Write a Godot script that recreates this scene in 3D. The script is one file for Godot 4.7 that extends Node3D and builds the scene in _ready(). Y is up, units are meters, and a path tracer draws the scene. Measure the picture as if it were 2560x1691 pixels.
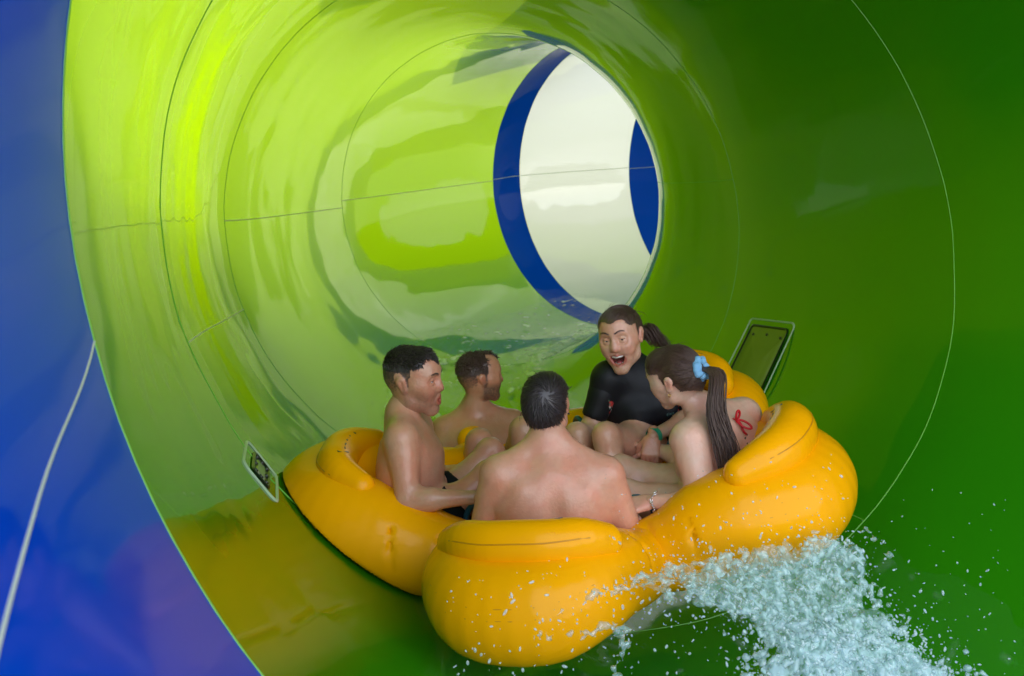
extends Node3D
# A family raft coming down an enclosed fibreglass water slide. Metres, y up, the photographer stands at the lower mouth of the tube, open out of view so sky lights the riders.

var ring_c: Array[Vector3] = []      # centres of the tube's joints
var ring_n: Array[Vector3] = []      # direction of travel up the tube
var ring_r: Array[float] = []
var ring_s: Array[float] = []        # metres along the tube, 0 at the blue to green joint
var noise := FastNoiseLite.new()
var fine := FastNoiseLite.new()
var M := {}
var used := {}

func _ready():
	view_and_light()
	materials()
	tube_rings()
	build_ground()
	build_tube()
	build_raft()
	build_people()
	build_stream()
	build_splash()
	build_hatches()

func view_and_light():
	var cam := Camera3D.new()
	cam.name = "camera"
	cam.transform = Transform3D(Basis(Vector3(0.9969, -0.0769, 0.014), Vector3(0.0782, 0.9808, -0.1784), Vector3(0.0, 0.1789, 0.9839)).orthonormalized(), Vector3.ZERO)
	cam.near = 0.05
	cam.far = 400.0
	cam.fov = 47.86
	var at := CameraAttributesPhysical.new()
	at.frustum_focal_length = 27.04
	at.frustum_focus_distance = 2.7
	at.frustum_near = 0.05
	at.frustum_far = 400.0
	at.exposure_aperture = 4.5
	cam.attributes = at
	add_child(cam)
	cam.current = true
	var env := Environment.new()
	env.background_mode = Environment.BG_SKY
	var sky := Sky.new()
	var sm := ProceduralSkyMaterial.new()
	sm.sky_top_color = Color(0.80, 0.86, 0.94)
	sm.sky_horizon_color = Color(0.98, 0.97, 0.95)
	sm.sky_curve = 0.2
	sm.ground_bottom_color = Color(0.16, 0.17, 0.15)
	sm.ground_horizon_color = Color(0.5, 0.52, 0.5)
	sm.sun_angle_max = 20.0
	sky.sky_material = sm
	env.sky = sky
	env.background_energy_multiplier = 3.5
	env.tonemap_mode = Environment.TONE_MAPPER_LINEAR
	env.tonemap_exposure = 1.08
	env.sdfgi_enabled = true
	env.ssao_enabled = true
	env.ssil_enabled = true
	var we := WorldEnvironment.new()
	we.name = "world_environment"
	we.environment = env
	add_child(we)
	var sun := DirectionalLight3D.new()
	sun.name = "sun"
	sun.light_color = Color(1.0, 0.95, 0.86)
	sun.light_energy = 1.6
	sun.light_angular_distance = 0.5
	sun.shadow_enabled = true
	add_child(sun)
	sun.look_at_from_position(Vector3(-3.6, 5, -9), Vector3.ZERO, Vector3.UP)
	noise.seed = 7
	noise.noise_type = FastNoiseLite.TYPE_SIMPLEX_SMOOTH
	noise.frequency = 1.0
	noise.fractal_octaves = 3
	fine.seed = 21
	fine.noise_type = FastNoiseLite.TYPE_SIMPLEX_SMOOTH
	fine.frequency = 1.0
	fine.fractal_octaves = 2

# ---------------------------------------------------------------- helpers
func numbered(called: String) -> String:
	var n: int = used.get(called, 0)
	used[called] = n + 1
	return called if n == 0 else "%s_%03d" % [called, n]

func thing(called: String, label: String, category: String, at := Vector3.ZERO, group := "") -> Node3D:
	var o := Node3D.new()
	o.name = numbered(called)
	o.position = at
	add_child(o, true)
	tag(o, label, category, group)
	return o

func tag(o: Node3D, label: String, category: String, group := ""):
	o.set_meta("label", label)
	o.set_meta("category", category)
	if group != "":
		o.set_meta("group", group)

func part(called: String, mesh: Mesh, m: Material, parent: Node3D, at := Vector3.ZERO) -> MeshInstance3D:
	var o := MeshInstance3D.new()
	o.name = called if parent != self else numbered(called)
	o.mesh = mesh
	o.material_override = m
	o.position = at
	parent.add_child(o, true)
	return o

func mat(c: Color, rough := 0.5, spec := 0.5) -> StandardMaterial3D:
	var m := StandardMaterial3D.new()
	m.albedo_color = c.linear_to_srgb()
	m.roughness = rough
	m.metallic_specular = spec
	return m

# a grid of points (rows of equal length) as one smooth mesh; flip turns the faces over
func grid_mesh(rows: Array, flip := false, uvs: Array = []) -> ArrayMesh:
	var nr := rows.size()
	var nc: int = rows[0].size()
	var v := PackedVector3Array()
	var nn := PackedVector3Array()
	var uv := PackedVector2Array()
	var ix := PackedInt32Array()
	for r in rows:
		v.append_array(r)
	nn.resize(v.size())
	uv.resize(v.size())
	for i in nr:
		for j in nc:
			var k := i * nc + j
			var jm := j - 1 if j > 0 else (nc - 2 if v[i * nc].is_equal_approx(v[i * nc + nc - 1]) else 0)
			var jp := j + 1 if j < nc - 1 else (1 if v[i * nc].is_equal_approx(v[i * nc + nc - 1]) else nc - 1)
			var a: Vector3 = v[min(i + 1, nr - 1) * nc + j] - v[max(i - 1, 0) * nc + j]
			var b: Vector3 = v[i * nc + jp] - v[i * nc + jm]
			var n := a.cross(b).normalized()
			nn[k] = -n if flip else n
			uv[k] = Vector2(float(j) / (nc - 1), float(i) / (nr - 1)) if uvs.is_empty() else uvs[i][j]
	for i in nr - 1:
		for j in nc - 1:
			var k := i * nc + j
			if flip:
				ix.append_array([k, k + nc, k + 1, k + 1, k + nc, k + nc + 1])
			else:
				ix.append_array([k, k + 1, k + nc, k + 1, k + nc + 1, k + nc])
	return arrays(v, nn, ix, uv)

func arrays(v: PackedVector3Array, n: PackedVector3Array, ix: PackedInt32Array, uv := PackedVector2Array(), col := PackedColorArray()) -> ArrayMesh:
	var a := []
	a.resize(Mesh.ARRAY_MAX)
	a[Mesh.ARRAY_VERTEX] = v
	a[Mesh.ARRAY_NORMAL] = n
	a[Mesh.ARRAY_INDEX] = ix
	if uv.size():
		a[Mesh.ARRAY_TEX_UV] = uv
	if col.size():
		a[Mesh.ARRAY_COLOR] = col
	var me := ArrayMesh.new()
	me.add_surface_from_arrays(Mesh.PRIMITIVE_TRIANGLES, a)
	return me

# a round bar along points with a radius at each, closed at the ends
func bar_rows(pts: Array, radii: Array, around := 10) -> Array:
	var rows := []
	var n := pts.size()
	var side := Vector3.ZERO
	for i in n:
		var t: Vector3 = (pts[min(i + 1, n - 1)] - pts[max(i - 1, 0)]).normalized()
		if side == Vector3.ZERO:
			side = t.cross(Vector3.UP if abs(t.y) < 0.9 else Vector3.RIGHT).normalized()
		side = (side - t * side.dot(t)).normalized()
		var up := side.cross(t)
		var row := PackedVector3Array()
		for k in around + 1:
			var a := TAU * k / around
			row.append(pts[i] + (side * cos(a) + up * sin(a)) * radii[i])
		rows.append(row)
	for e in [0, 1]:
		var row := PackedVector3Array()
		for k in around + 1:
			row.append(pts[0] if e == 0 else pts[n - 1])
		if e == 0:
			rows.push_front(row)
		else:
			rows.append(row)
	return rows

func bar(pts: Array, radii: Array, around := 10) -> ArrayMesh:
	return grid_mesh(bar_rows(pts, radii, around), false)

# points spread evenly along a smooth curve through pts, each with a radius in w
func curve(pts: Array, n: int) -> Array:
	var out := []
	for i in n:
		var u := float(i) / (n - 1) * (pts.size() - 1)
		var k: int = min(int(u), pts.size() - 2)
		var t := u - k
		var m0: Vector4 = pts[max(k - 1, 0)]
		var m3: Vector4 = pts[min(k + 2, pts.size() - 1)]
		var p1: Vector4 = pts[k]
		var p2: Vector4 = pts[k + 1]
		out.append(0.5 * (2.0 * p1 + (p2 - m0) * t + (2.0 * m0 - 5.0 * p1 + 4.0 * p2 - m3) * t * t + (3.0 * p1 - m0 - 3.0 * p2 + m3) * t * t * t))
	return out

func xyz(v: Vector4) -> Vector3:
	return Vector3(v.x, v.y, v.z)

func v4(v: Vector3, w: float) -> Vector4:
	return Vector4(v.x, v.y, v.z, w)

func smooth(a: float, b: float, x: float) -> float:
	var t := clampf((x - a) / (b - a), 0.0, 1.0)
	return t * t * (3.0 - 2.0 * t)

# ---------------------------------------------------------------- the tube
func tube_rings():
	var nd := Vector3(-0.269, -0.254, -0.929).normalized()
	var cd := Vector3(0.938, 0.044, -1.828)
	for r in [[cd - nd * 0.95, nd, 1.751], [cd - nd * 0.5, nd, 1.751], [cd, nd, 1.751],
			[Vector3(0.435, -0.02, -3.182), Vector3(-0.253, -0.341, -0.905), 1.7],
			[Vector3(-0.004, -0.126, -5.036), Vector3(-0.232, -0.193, -0.953), 1.713],
			[Vector3(-0.090, -0.077, -7.463), Vector3(0.26, 0.085, -0.962), 1.581],
			[Vector3(1.157, 0.052, -9.476), Vector3(0.691, 0.049, -0.721), 1.732],
			[Vector3(1.428, 0.086, -9.759), Vector3(0.752, 0.05, -0.658), 1.739],
			[Vector3(2.761, 0.117, -10.692), Vector3(0.905, 0.02, -0.425), 1.701],
			[Vector3(4.046, 0.124, -11.097), Vector3(0.985, -0.003, -0.172), 1.7],
			[Vector3(5.6, 0.12, -11.2), Vector3(1.0, 0.0, 0.03), 1.7],
			[Vector3(8.2, 0.14, -10.9), Vector3(0.97, 0.0, 0.2), 1.7]]:
		ring_c.append(r[0])
		ring_n.append((r[1] as Vector3).normalized())
		ring_r.append(r[2])
	var s := 0.0
	for i in ring_c.size():
		if i > 0:
			s += ring_c[i].distance_to(ring_c[i - 1])
		ring_s.append(s)
	var s2 := ring_s[2]
	for i in ring_s.size():
		ring_s[i] -= s2

func hermite(a: Array, s: float):
	var i := 0
	while i < ring_s.size() - 2 and s > ring_s[i + 1]:
		i += 1
	var h := ring_s[i + 1] - ring_s[i]
	var x := (s - ring_s[i]) / h
	var m0 = slope(a, i) * h
	var m1 = slope(a, i + 1) * h
	return a[i] * (2 * x * x * x - 3 * x * x + 1) + m0 * (x * x * x - 2 * x * x + x) + a[i + 1] * (-2 * x * x * x + 3 * x * x) + m1 * (x * x * x - x * x)

func slope(a: Array, j: int):
	var i0: int = max(j - 1, 0)
	var i1: int = min(j + 1, a.size() - 1)
	return (a[i1] - a[i0]) / (ring_s[i1] - ring_s[i0])

# [centre, along, to the right, down, radius]
func tube_frame(s: float) -> Array:
	var c: Vector3 = hermite(ring_c, s)
	var n: Vector3 = (hermite(ring_n, s) as Vector3).normalized()
	var r: float = hermite(ring_r, s)
	var d := Vector3.DOWN
	d = (d - n * d.dot(n)).normalized()
	return [c, n, d.cross(n), d, r]

# hand-laid fibreglass is never quite round: a few millimetres of waviness
func wall_wave(s: float, phi: float) -> float:
	var x := cos(phi) * 1.7
	var y := sin(phi) * 1.7
	var calm := lerpf(0.22, 1.0, smooth(-0.1, 0.9, s))                                      # the mouth section is a stiffer moulding
	var lengthwise := 0.0058 * fine.get_noise_3d(x * 2.5, y * 2.5, s * 0.2 + 40.0)      # ripples that run along the tube
	var hoops := 0.0016 * fine.get_noise_3d(x * 0.5, y * 0.5, s * 3.6 + 80.0)            # and round it
	return calm * (0.007 * noise.get_noise_3d(x * 0.5, y * 0.5, s * 0.6) + 0.0014 * fine.get_noise_3d(x * 2.2 + 9.0, y * 2.2, s * 1.6) + lengthwise + hoops)

func tube_at(f: Array, s: float, phi: float, out := 0.0) -> Vector3:
	return f[0] + (f[2] * cos(phi) + f[3] * sin(phi)) * (f[4] + wall_wave(s, phi) + out)

func panel(called: String, s0: float, s1: float, p0: float, p1: float, m: Material, parent: Node3D, twist := 0.0) -> MeshInstance3D:
	var rows := []
	var uvs := []
	var n: int = max(3, int((s1 - s0) / 0.045))
	var k := int(abs(p1 - p0) / TAU * 150) + 2
	for i in n + 1:
		var s := lerpf(s0, s1, float(i) / n)
		var f := tube_frame(s)
		var row := PackedVector3Array()
		var ur := PackedVector2Array()
		for j in k + 1:
			var phi := lerpf(p0, p1, float(j) / k) + twist * s
			row.append(tube_at(f, s, phi))
			ur.append(Vector2(phi * 1.7, s))
		rows.append(row)
		uvs.append(ur)
	return part(called, grid_mesh(rows, true, uvs), m, parent)

# a bead of sealant: low, half round, along points that lie on the wall; up gives the way into the tube at each
func bead(pts: PackedVector3Array, ups: PackedVector3Array, wide: float, high: float) -> ArrayMesh:
	var rows := []
	var n := pts.size()
	for i in n:
		var t: Vector3 = (pts[min(i + 1, n - 1)] - pts[max(i - 1, 0)]).normalized()
		var side := t.cross(ups[i]).normalized()
		var row := PackedVector3Array()
		for k in 6:
			var a := PI * k / 5.0
			row.append(pts[i] + side * cos(a) * wide + ups[i] * (sin(a) * high - 0.001))
		rows.append(row)
	return grid_mesh(rows, false)

func joint(s: float, m: Material, parent: Node3D, wide := 0.004):
	var pts := PackedVector3Array()
	var ups := PackedVector3Array()
	var f := tube_frame(s)
	for k in 145:
		var phi := TAU * k / 144.0
		pts.append(tube_at(f, s, phi))
		ups.append(-(f[2] * cos(phi) + f[3] * sin(phi)))
	part("joint_bead", bead(pts, ups, wide, 0.0035), m, parent)

func seam(s0: float, s1: float, phi0: float, m: Material, parent: Node3D, wide := 0.006, twist := 0.0):
	var pts := PackedVector3Array()
	var ups := PackedVector3Array()
	var n := int((s1 - s0) / 0.06) + 2
	for i in n + 1:
		var s := lerpf(s0, s1, float(i) / n)
		var f := tube_frame(s)
		var phi := phi0 + twist * s
		pts.append(tube_at(f, s, phi))
		ups.append(-(f[2] * cos(phi) + f[3] * sin(phi)))
	part("seam_bead", bead(pts, ups, wide, 0.0035), m, parent)

func build_tube():
	var t := thing("water_slide_tube", "large glossy tube of a water slide in green, blue and white fibreglass sections", "water slide")
	var SS := ring_s
	var cols := [[SS[0], SS[2], "blue_panel", M.blue, 3.007, -0.3], [SS[2], SS[3], "green_panel", M.green, 2.0, 1.25],
		[SS[3], SS[4], "green_panel", M.green, 2.90, 1.05], [SS[4], SS[5], "green_panel", M.green, 3.22, -0.085],
		[SS[5], SS[6], "green_panel", M.green, 3.265, -0.085], [SS[6], SS[7], "blue_panel", M.blue, 3.275, -0.085],
		[SS[7], SS[8], "white_panel", M.white, 3.275, -0.085], [SS[8], SS[8] + 0.9, "blue_panel", M.blue, 3.265, -0.085],
		[SS[8] + 0.9, SS[10], "green_panel", M.green, 3.265, -0.085], [SS[10], SS[11], "white_panel", M.white, 3.265, -0.085]]
	for a in cols:
		# the halves meet at the left seam (angle a[4]) and at the right seam (angle a[5]); angles run from the right side down and round to the left
		var tw: float = 0.26 if a[1] == SS[2] else 0.0
		panel(a[2], a[0], a[1], a[5], a[4], a[3], t, tw)                 # lower half
		panel(a[2], a[0], a[1], a[4], TAU + a[5], a[3], t, tw)           # upper half
		var sb: Material = M.seam_pale if a[3] != M.green else M.seam
		if a[0] == SS[2]:
			continue                                                  # that section's seams lie under the water
		seam(a[0], a[1], a[4], M.seam_pale, t, 0.0038 if tw == 0.0 else 0.0022, tw)
		seam(a[0], a[1], a[5], sb, t, 0.0036, tw)
	for i in range(2, 9):
		joint(SS[i], M.seam, t, 0.0028)
	joint(SS[8] + 0.9, M.seam, t)

func materials():
	M.green = gloss(Color(0.028,0.28,0.003), Color(0.84,1.0,0.01) * 0.6)
	M.blue = gloss(Color(0.001, 0.06, 0.54), Color(0.01, 0.28, 1.0) * 0.22)
	M.blue.clearcoat = 0.0
	M.blue.metallic_specular = 0.14
	M.white = gloss(Color(0.82, 0.81, 0.75), Color(1.0, 0.985, 0.94) * 0.62)
	M.skin = mat(Color(1, 1, 1), 0.36, 0.5)
	M.skin.clearcoat_enabled = true
	M.skin.clearcoat = 0.12
	M.skin.clearcoat_roughness = 0.22
	M.skin.vertex_color_use_as_albedo = true
	M.skin.subsurf_scatter_enabled = true
	M.skin.subsurf_scatter_strength = 0.06
	var pores := FastNoiseLite.new()
	pores.seed = 3
	pores.frequency = 0.03
	pores.fractal_octaves = 4
	var pt := NoiseTexture2D.new()
	pt.width = 512
	pt.height = 512
	pt.seamless = true
	pt.as_normal_map = true
	pt.bump_strength = 6.0
	pt.noise = pores
	M.skin.normal_enabled = true
	M.skin.normal_texture = pt
	M.skin.normal_scale = 0.35
	M.skin.uv1_triplanar = true
	M.skin.uv1_scale = Vector3(5, 5, 5)
	M.hair_dark = mat(Color(0.045, 0.034, 0.032), 0.34, 0.5)
	M.hair_brown = mat(Color(0.085, 0.048, 0.034), 0.36, 0.5)
	M.hair_fade = mat(Color(0.085, 0.058, 0.045), 0.6, 0.3)
	M.shorts_navy = mat(Color(0.015, 0.018, 0.03), 0.7, 0.3)
	M.shorts_print = mat(Color(0.008, 0.010, 0.012), 0.7, 0.3)
	M.neoprene = mat(Color(0.008, 0.008, 0.010), 0.55, 0.4)
	M.print_cloth = mat(Color(1, 1, 1), 0.6, 0.3)
	M.print_cloth.vertex_color_use_as_albedo = true
	M.lettering = mat(Color(0.10, 0.20, 0.18), 0.5)
	M.red_cloth = mat(Color(0.50, 0.01, 0.015), 0.5, 0.4)
	M.scrunchie = mat(Color(0.20, 0.42, 0.62), 0.8, 0.2)
	M.wristband = mat(Color(0.02, 0.30, 0.16), 0.4)
	M.silver = mat(Color(0.75, 0.75, 0.74), 0.2)
	M.silver.metallic = 1.0
	M.gold = mat(Color(0.7, 0.45, 0.12), 0.25)
	M.gold.metallic = 1.0
	M.black = mat(Color(0.01, 0.01, 0.01), 0.3)
	M.mole = mat(Color(0.12, 0.05, 0.035), 0.6)
	M.eye = mat(Color(0.66, 0.62, 0.58), 0.15)
	M.iris = mat(Color(0.025, 0.022, 0.018), 0.1)
	M.teeth = mat(Color(0.80, 0.76, 0.68), 0.25)
	M.tongue = mat(Color(0.36, 0.08, 0.08), 0.35)
	M.stream = clear(Color(0.5, 0.8, 0.4, 0.015), 0.05)
	M.stream.metallic_specular = 0.22
	M.stream_foam_sparkle = clear(Color(1, 1, 1, 1), 0.35)
	M.stream_foam_sparkle.vertex_color_use_as_albedo = true
	M.splash = clear(Color(0.50, 0.74, 0.66, 0.22), 0.04)
	M.print_ink = mat(Color(0.012, 0.03, 0.02), 0.4)
	M.spray = clear(Color(1, 1, 1, 1), 0.3)
	M.spray.vertex_color_use_as_albedo = true
	M.foam = clear(Color(0.56, 0.78, 0.74, 0.35), 0.2)
	M.bead_drop = clear(Color(0.9, 0.9, 0.9, 0.06), 0.03)
	M.drop = clear(Color(0.66, 0.82, 0.78, 0.38), 0.04)
	M.vinyl = mat(Color(0.96, 0.40, 0.001), 0.2, 0.28)
	M.vinyl_seam = mat(Color(0.62, 0.24, 0.004), 0.4, 0.4)
	M.handle = mat(Color(0.01, 0.10, 0.16), 0.35, 0.5)
	M.seam = mat(Color(0.16, 0.46, 0.04), 0.25)
	M.hatch_rim = mat(Color(0.42, 0.55, 0.36), 0.35)
	M.hatch_dark = mat(Color(0.01, 0.018, 0.01), 0.3)
	M.hatch_plate = mat(Color(0.035, 0.075, 0.015), 0.14)
	M.hatch_plate.clearcoat_enabled = true
	M.seam_pale = mat(Color(0.62, 0.66, 0.50), 0.35)

# moving water: see-through by its alpha, whitened by the air in it
func clear(c: Color, rough: float) -> StandardMaterial3D:
	var m := StandardMaterial3D.new()
	m.albedo_color = Color(c.r, c.g, c.b).linear_to_srgb()
	m.albedo_color.a = c.a
	m.transparency = BaseMaterial3D.TRANSPARENCY_ALPHA
	m.roughness = rough
	m.metallic_specular = 0.6
	return m

# gelcoated translucent laminate, wet and polished
func gloss(c: Color, t: Color) -> StandardMaterial3D:
	var m := mat(c, 0.06, 0.5)
	m.clearcoat_enabled = true
	m.clearcoat = 0.65
	m.clearcoat_roughness = 0.02
	m.backlight_enabled = true
	m.backlight = t
	m.cull_mode = BaseMaterial3D.CULL_DISABLED
	return m

# ---------------------------------------------------------------- outside: the ground below and out-of-view slabs placed to darken the right side of the tube
func box(size: Vector3) -> BoxMesh:
	var b := BoxMesh.new()
	b.size = size
	return b

func build_ground():
	# lawn out of view, its cradle and left bank shaped to darken the lower wall
	var rows := []
	for i in 121:
		var row := PackedVector3Array()
		for k in 121:
			var x := lerpf(-1.0, 1.0, k / 120.0)
			x = signf(x) * (absf(x) * 4.0 + pow(absf(x), 5.0) * 140.0)
			var z := lerpf(1.0, -1.0, i / 120.0)
			z = signf(z) * (absf(z) * 7.0 + pow(absf(z), 5.0) * 140.0) - 2.0
			var f := tube_frame(clampf((-z - 1.8) * 1.03, ring_s[0], 5.6))
			var c: Vector3 = f[0]
			var off: float = (x - c.x) * 0.96
			var rad: float = f[4] + 0.14
			var h := -2.6 + 0.08 * noise.get_noise_2d(x * 0.3, z * 0.3)
			var near := smooth(-6.2, -4.4, z) * smooth(0.2, -0.5, z)
			if near > 0.0:
				var cradle: float = c.y - sqrt(maxf(rad * rad - off * off, 0.0)) - 0.02
				if off > 0.0:
					cradle = minf(cradle, c.y - 0.75)
				elif off < -rad:
					cradle = c.y + 0.1
				h = lerpf(h, cradle, near * smooth(-9.0, -4.0, off) * smooth(5.0, 2.5, off))
			row.append(Vector3(x, h, z))
		rows.append(row)
	var o := part("ground", grid_mesh(rows, false), mat(Color(0.05, 0.085, 0.03), 0.95, 0.2), self)
	o.set_meta("kind", "structure")
	o.set_meta("label", "unseen lawn under the water slide tube, its left bank shaped to darken the lower wall")
	var t := thing("unseen_shade_slabs", "unseen grey slabs that keep daylight off the right side of the tube", "shade_screen", Vector3(2.52, -2.6, -1.9))  # out of view; wall and slabs placed to shade the right side of the tube
	t.rotation.y = atan2(0.269, 0.929)
	var m := mat(Color(0.30, 0.30, 0.28), 0.9, 0.3)
	part("unseen_side_slab", box(Vector3(0.3, 13.0, 6.0)), m, t, Vector3(0.75, 6.0, -1.9))
	part("unseen_top_slab", box(Vector3(1.9, 0.2, 3.4)), m, t, Vector3(-0.1, 4.75, -7.3))  # overhead slabs, out of view, keep sun off the upper right wall
	part("unseen_top_slab", box(Vector3(3.3, 0.2, 7.0)), m, t, Vector3(-1.05, 4.75, -2.2))

# ---------------------------------------------------------------- soft bodies: tapered capsules joined smoothly on a grid, meshed as surface nets
# a bone is [a, b, radius at a, radius at b, blend, sign, axis, squash]; sign -1 carves
func bone(a: Vector3, b: Vector3, ra: float, rb: float, k := 0.03, sgn := 1, axis := Vector3.ZERO, squash := 1.0) -> Array:
	return [a, b, ra, rb, k, sgn, axis, squash]

func flesh(bones: Array, cell: float, grow := 0.0, cuts: Array = []) -> Dictionary:
	var lo := Vector3(1e9, 1e9, 1e9)
	var hi := -lo
	for q in bones:
		if q[5] > 0:
			for e in [[q[0], q[2]], [q[1], q[3]]]:
				var r: float = e[1] * maxf(1.0, q[7]) + grow + cell * 3.0
				lo = lo.min(e[0] - Vector3(r, r, r))
				hi = hi.max(e[0] + Vector3(r, r, r))
	var nx := int((hi.x - lo.x) / cell) + 2
	var ny := int((hi.y - lo.y) / cell) + 2
	var nz := int((hi.z - lo.z) / cell) + 2
	var sy := nx
	var sz := nx * ny
	var f := PackedFloat32Array()
	f.resize(nx * ny * nz)
	f.fill(0.2)
	for q in bones:
		var a: Vector3 = q[0]
		var ba: Vector3 = q[1] - a
		var ra: float = q[2]
		var dr: float = q[3] - ra
		var k: float = q[4]
		var pos: bool = q[5] > 0
		var w: Vector3 = q[6]
		var shrink: float = 1.0 - 1.0 / q[7]
		var flat: bool = w != Vector3.ZERO
		var sc: float = minf(1.0, q[7])
		if flat:
			ba -= w * ba.dot(w) * shrink
		var bb := maxf(ba.length_squared(), 1e-9)
		var m: float = maxf(q[2], q[3]) * maxf(1.0, q[7]) + grow + k + cell * 2.0
		var l: Vector3 = ((q[0] as Vector3).min(q[1]) - Vector3(m, m, m) - lo) / cell
		var h: Vector3 = ((q[0] as Vector3).max(q[1]) + Vector3(m, m, m) - lo) / cell
		var i0: int = max(0, int(l.x))
		var i1: int = min(nx - 1, int(h.x) + 1)
		for kz in range(max(0, int(l.z)), min(nz - 1, int(h.z) + 1) + 1):
			for jy in range(max(0, int(l.y)), min(ny - 1, int(h.y) + 1) + 1):
				var at := kz * sz + jy * sy
				var pa := lo + Vector3(i0, jy, kz) * cell - a
				for ix in range(i0, i1 + 1):
					var v := pa
					if flat:
						v -= w * (v.dot(w) * shrink)
					var t := clampf(v.dot(ba) / bb, 0.0, 1.0)
					var d := ((v - ba * t).length() - ra - dr * t) * sc
					var o := f[at + ix]
					if pos:
						var e := k - absf(d - o)
						f[at + ix] = minf(d, o) - (e * e / k * 0.25 if e > 0.0 else 0.0)
					else:
						var e := k - absf(d + o)
						f[at + ix] = maxf(o, -d) + (e * e / k * 0.25 if e > 0.0 else 0.0)
					pa.x += cell
	if grow != 0.0 or cuts.size():
		for kz in nz:
			for jy in ny:
				var at := kz * sz + jy * sy
				for ix in nx:
					var o := f[at + ix] - grow
					if o < cell * 2.0:
						for c in cuts:
							o = maxf(o, (lo + Vector3(ix, jy, kz) * cell).dot(c[0]) - c[1])
					f[at + ix] = o
	return nets(f, nx, ny, nz, lo, cell)

func nets(f: PackedFloat32Array, nx: int, ny: int, nz: int, lo: Vector3, cell: float) -> Dictionary:
	var sy := nx
	var sz := nx * ny
	var id := PackedInt32Array()
	id.resize(f.size())
	id.fill(-1)
	var v := PackedVector3Array()
	var off := [0, 1, sy, sy + 1, sz, sz + 1, sz + sy, sz + sy + 1]
	var edges := [0, 1, 2, 3, 4, 5, 6, 7, 0, 2, 1, 3, 4, 6, 5, 7, 0, 4, 1, 5, 2, 6, 3, 7]
	for kz in nz - 1:
		for jy in ny - 1:
			var at := kz * sz + jy * sy
			for ix in nx - 1:
				var o := at + ix
				var m := int(f[o] < 0.0) + int(f[o + 1] < 0.0) + int(f[o + sy] < 0.0) + int(f[o + sy + 1] < 0.0)
				m += int(f[o + sz] < 0.0) + int(f[o + sz + 1] < 0.0) + int(f[o + sz + sy] < 0.0) + int(f[o + sz + sy + 1] < 0.0)
				if m == 0 or m == 8:
					continue
				var sum := Vector3.ZERO
				var n := 0
				for e in range(0, 24, 2):
					var c0: int = edges[e]
					var c1: int = edges[e + 1]
					var g0 := f[o + off[c0]]
					var g1 := f[o + off[c1]]
					if (g0 < 0.0) != (g1 < 0.0):
						var t := g0 / (g0 - g1)
						sum += Vector3(c0 & 1, (c0 >> 1) & 1, c0 >> 2).lerp(Vector3(c1 & 1, (c1 >> 1) & 1, c1 >> 2), t)
						n += 1
				id[o] = v.size()
				v.append(lo + (Vector3(ix, jy, kz) + sum / n) * cell)
	var ix_ := PackedInt32Array()
	for kz in range(1, nz - 1):
		for jy in range(1, ny - 1):
			var at := kz * sz + jy * sy
			for ix in range(1, nx - 1):
				var o := at + ix
				var neg := f[o] < 0.0
				if neg != (f[o + 1] < 0.0):
					quad(ix_, id[o - sy - sz], id[o - sz], id[o], id[o - sy], neg)
				if neg != (f[o + sy] < 0.0):
					quad(ix_, id[o - 1 - sz], id[o - 1], id[o], id[o - sz], neg)
				if neg != (f[o + sz] < 0.0):
					quad(ix_, id[o - 1 - sy], id[o - sy], id[o], id[o - 1], neg)
	return {"v": v, "ix": ix_, "n": face_normals(v, ix_)}

func quad(ix: PackedInt32Array, a: int, b: int, c: int, d: int, neg: bool):
	if neg:
		ix.append_array([a, c, b, a, d, c])
	else:
		ix.append_array([a, b, c, a, c, d])

func face_normals(v: PackedVector3Array, ix: PackedInt32Array) -> PackedVector3Array:
	var n := PackedVector3Array()
	n.resize(v.size())
	for t in range(0, ix.size(), 3):
		var a := v[ix[t]]
		var c := (v[ix[t + 2]] - a).cross(v[ix[t + 1]] - a)
		n[ix[t]] += c
		n[ix[t + 1]] += c
		n[ix[t + 2]] += c
	for i in n.size():
		n[i] = n[i].normalized()
	return n

func joined(list: Array) -> Dictionary:
	var out := {"v": PackedVector3Array(), "n": PackedVector3Array(), "ix": PackedInt32Array()}
	for d in list:
		var base: int = out.v.size()
		out.v.append_array(d.v)
		out.n.append_array(d.n)
		for i in d.ix:
			out.ix.append(i + base)
	return out

func solid(d: Dictionary, col := PackedColorArray()) -> ArrayMesh:
	return arrays(d.v, d.n, d.ix, PackedVector2Array(), col)

# ---------------------------------------------------------------- the raft: five lobes of inflated tube round a shared foot well
var RC := Vector3(0.19, -0.995, -2.73)
var RX := Vector3(0.994, 0.105, 0.009).normalized()
var RN := Vector3(-0.105, 0.991, 0.084).normalized()
var RZ := Vector3(0.0, -0.084, 0.996).normalized()
const LOBE_DROP = [0.015, 0.02, -0.03, -0.32, 0.065]
const LOBE_OUT = [0.0, -0.03, 0.0, 0.0, 0.10]
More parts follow.
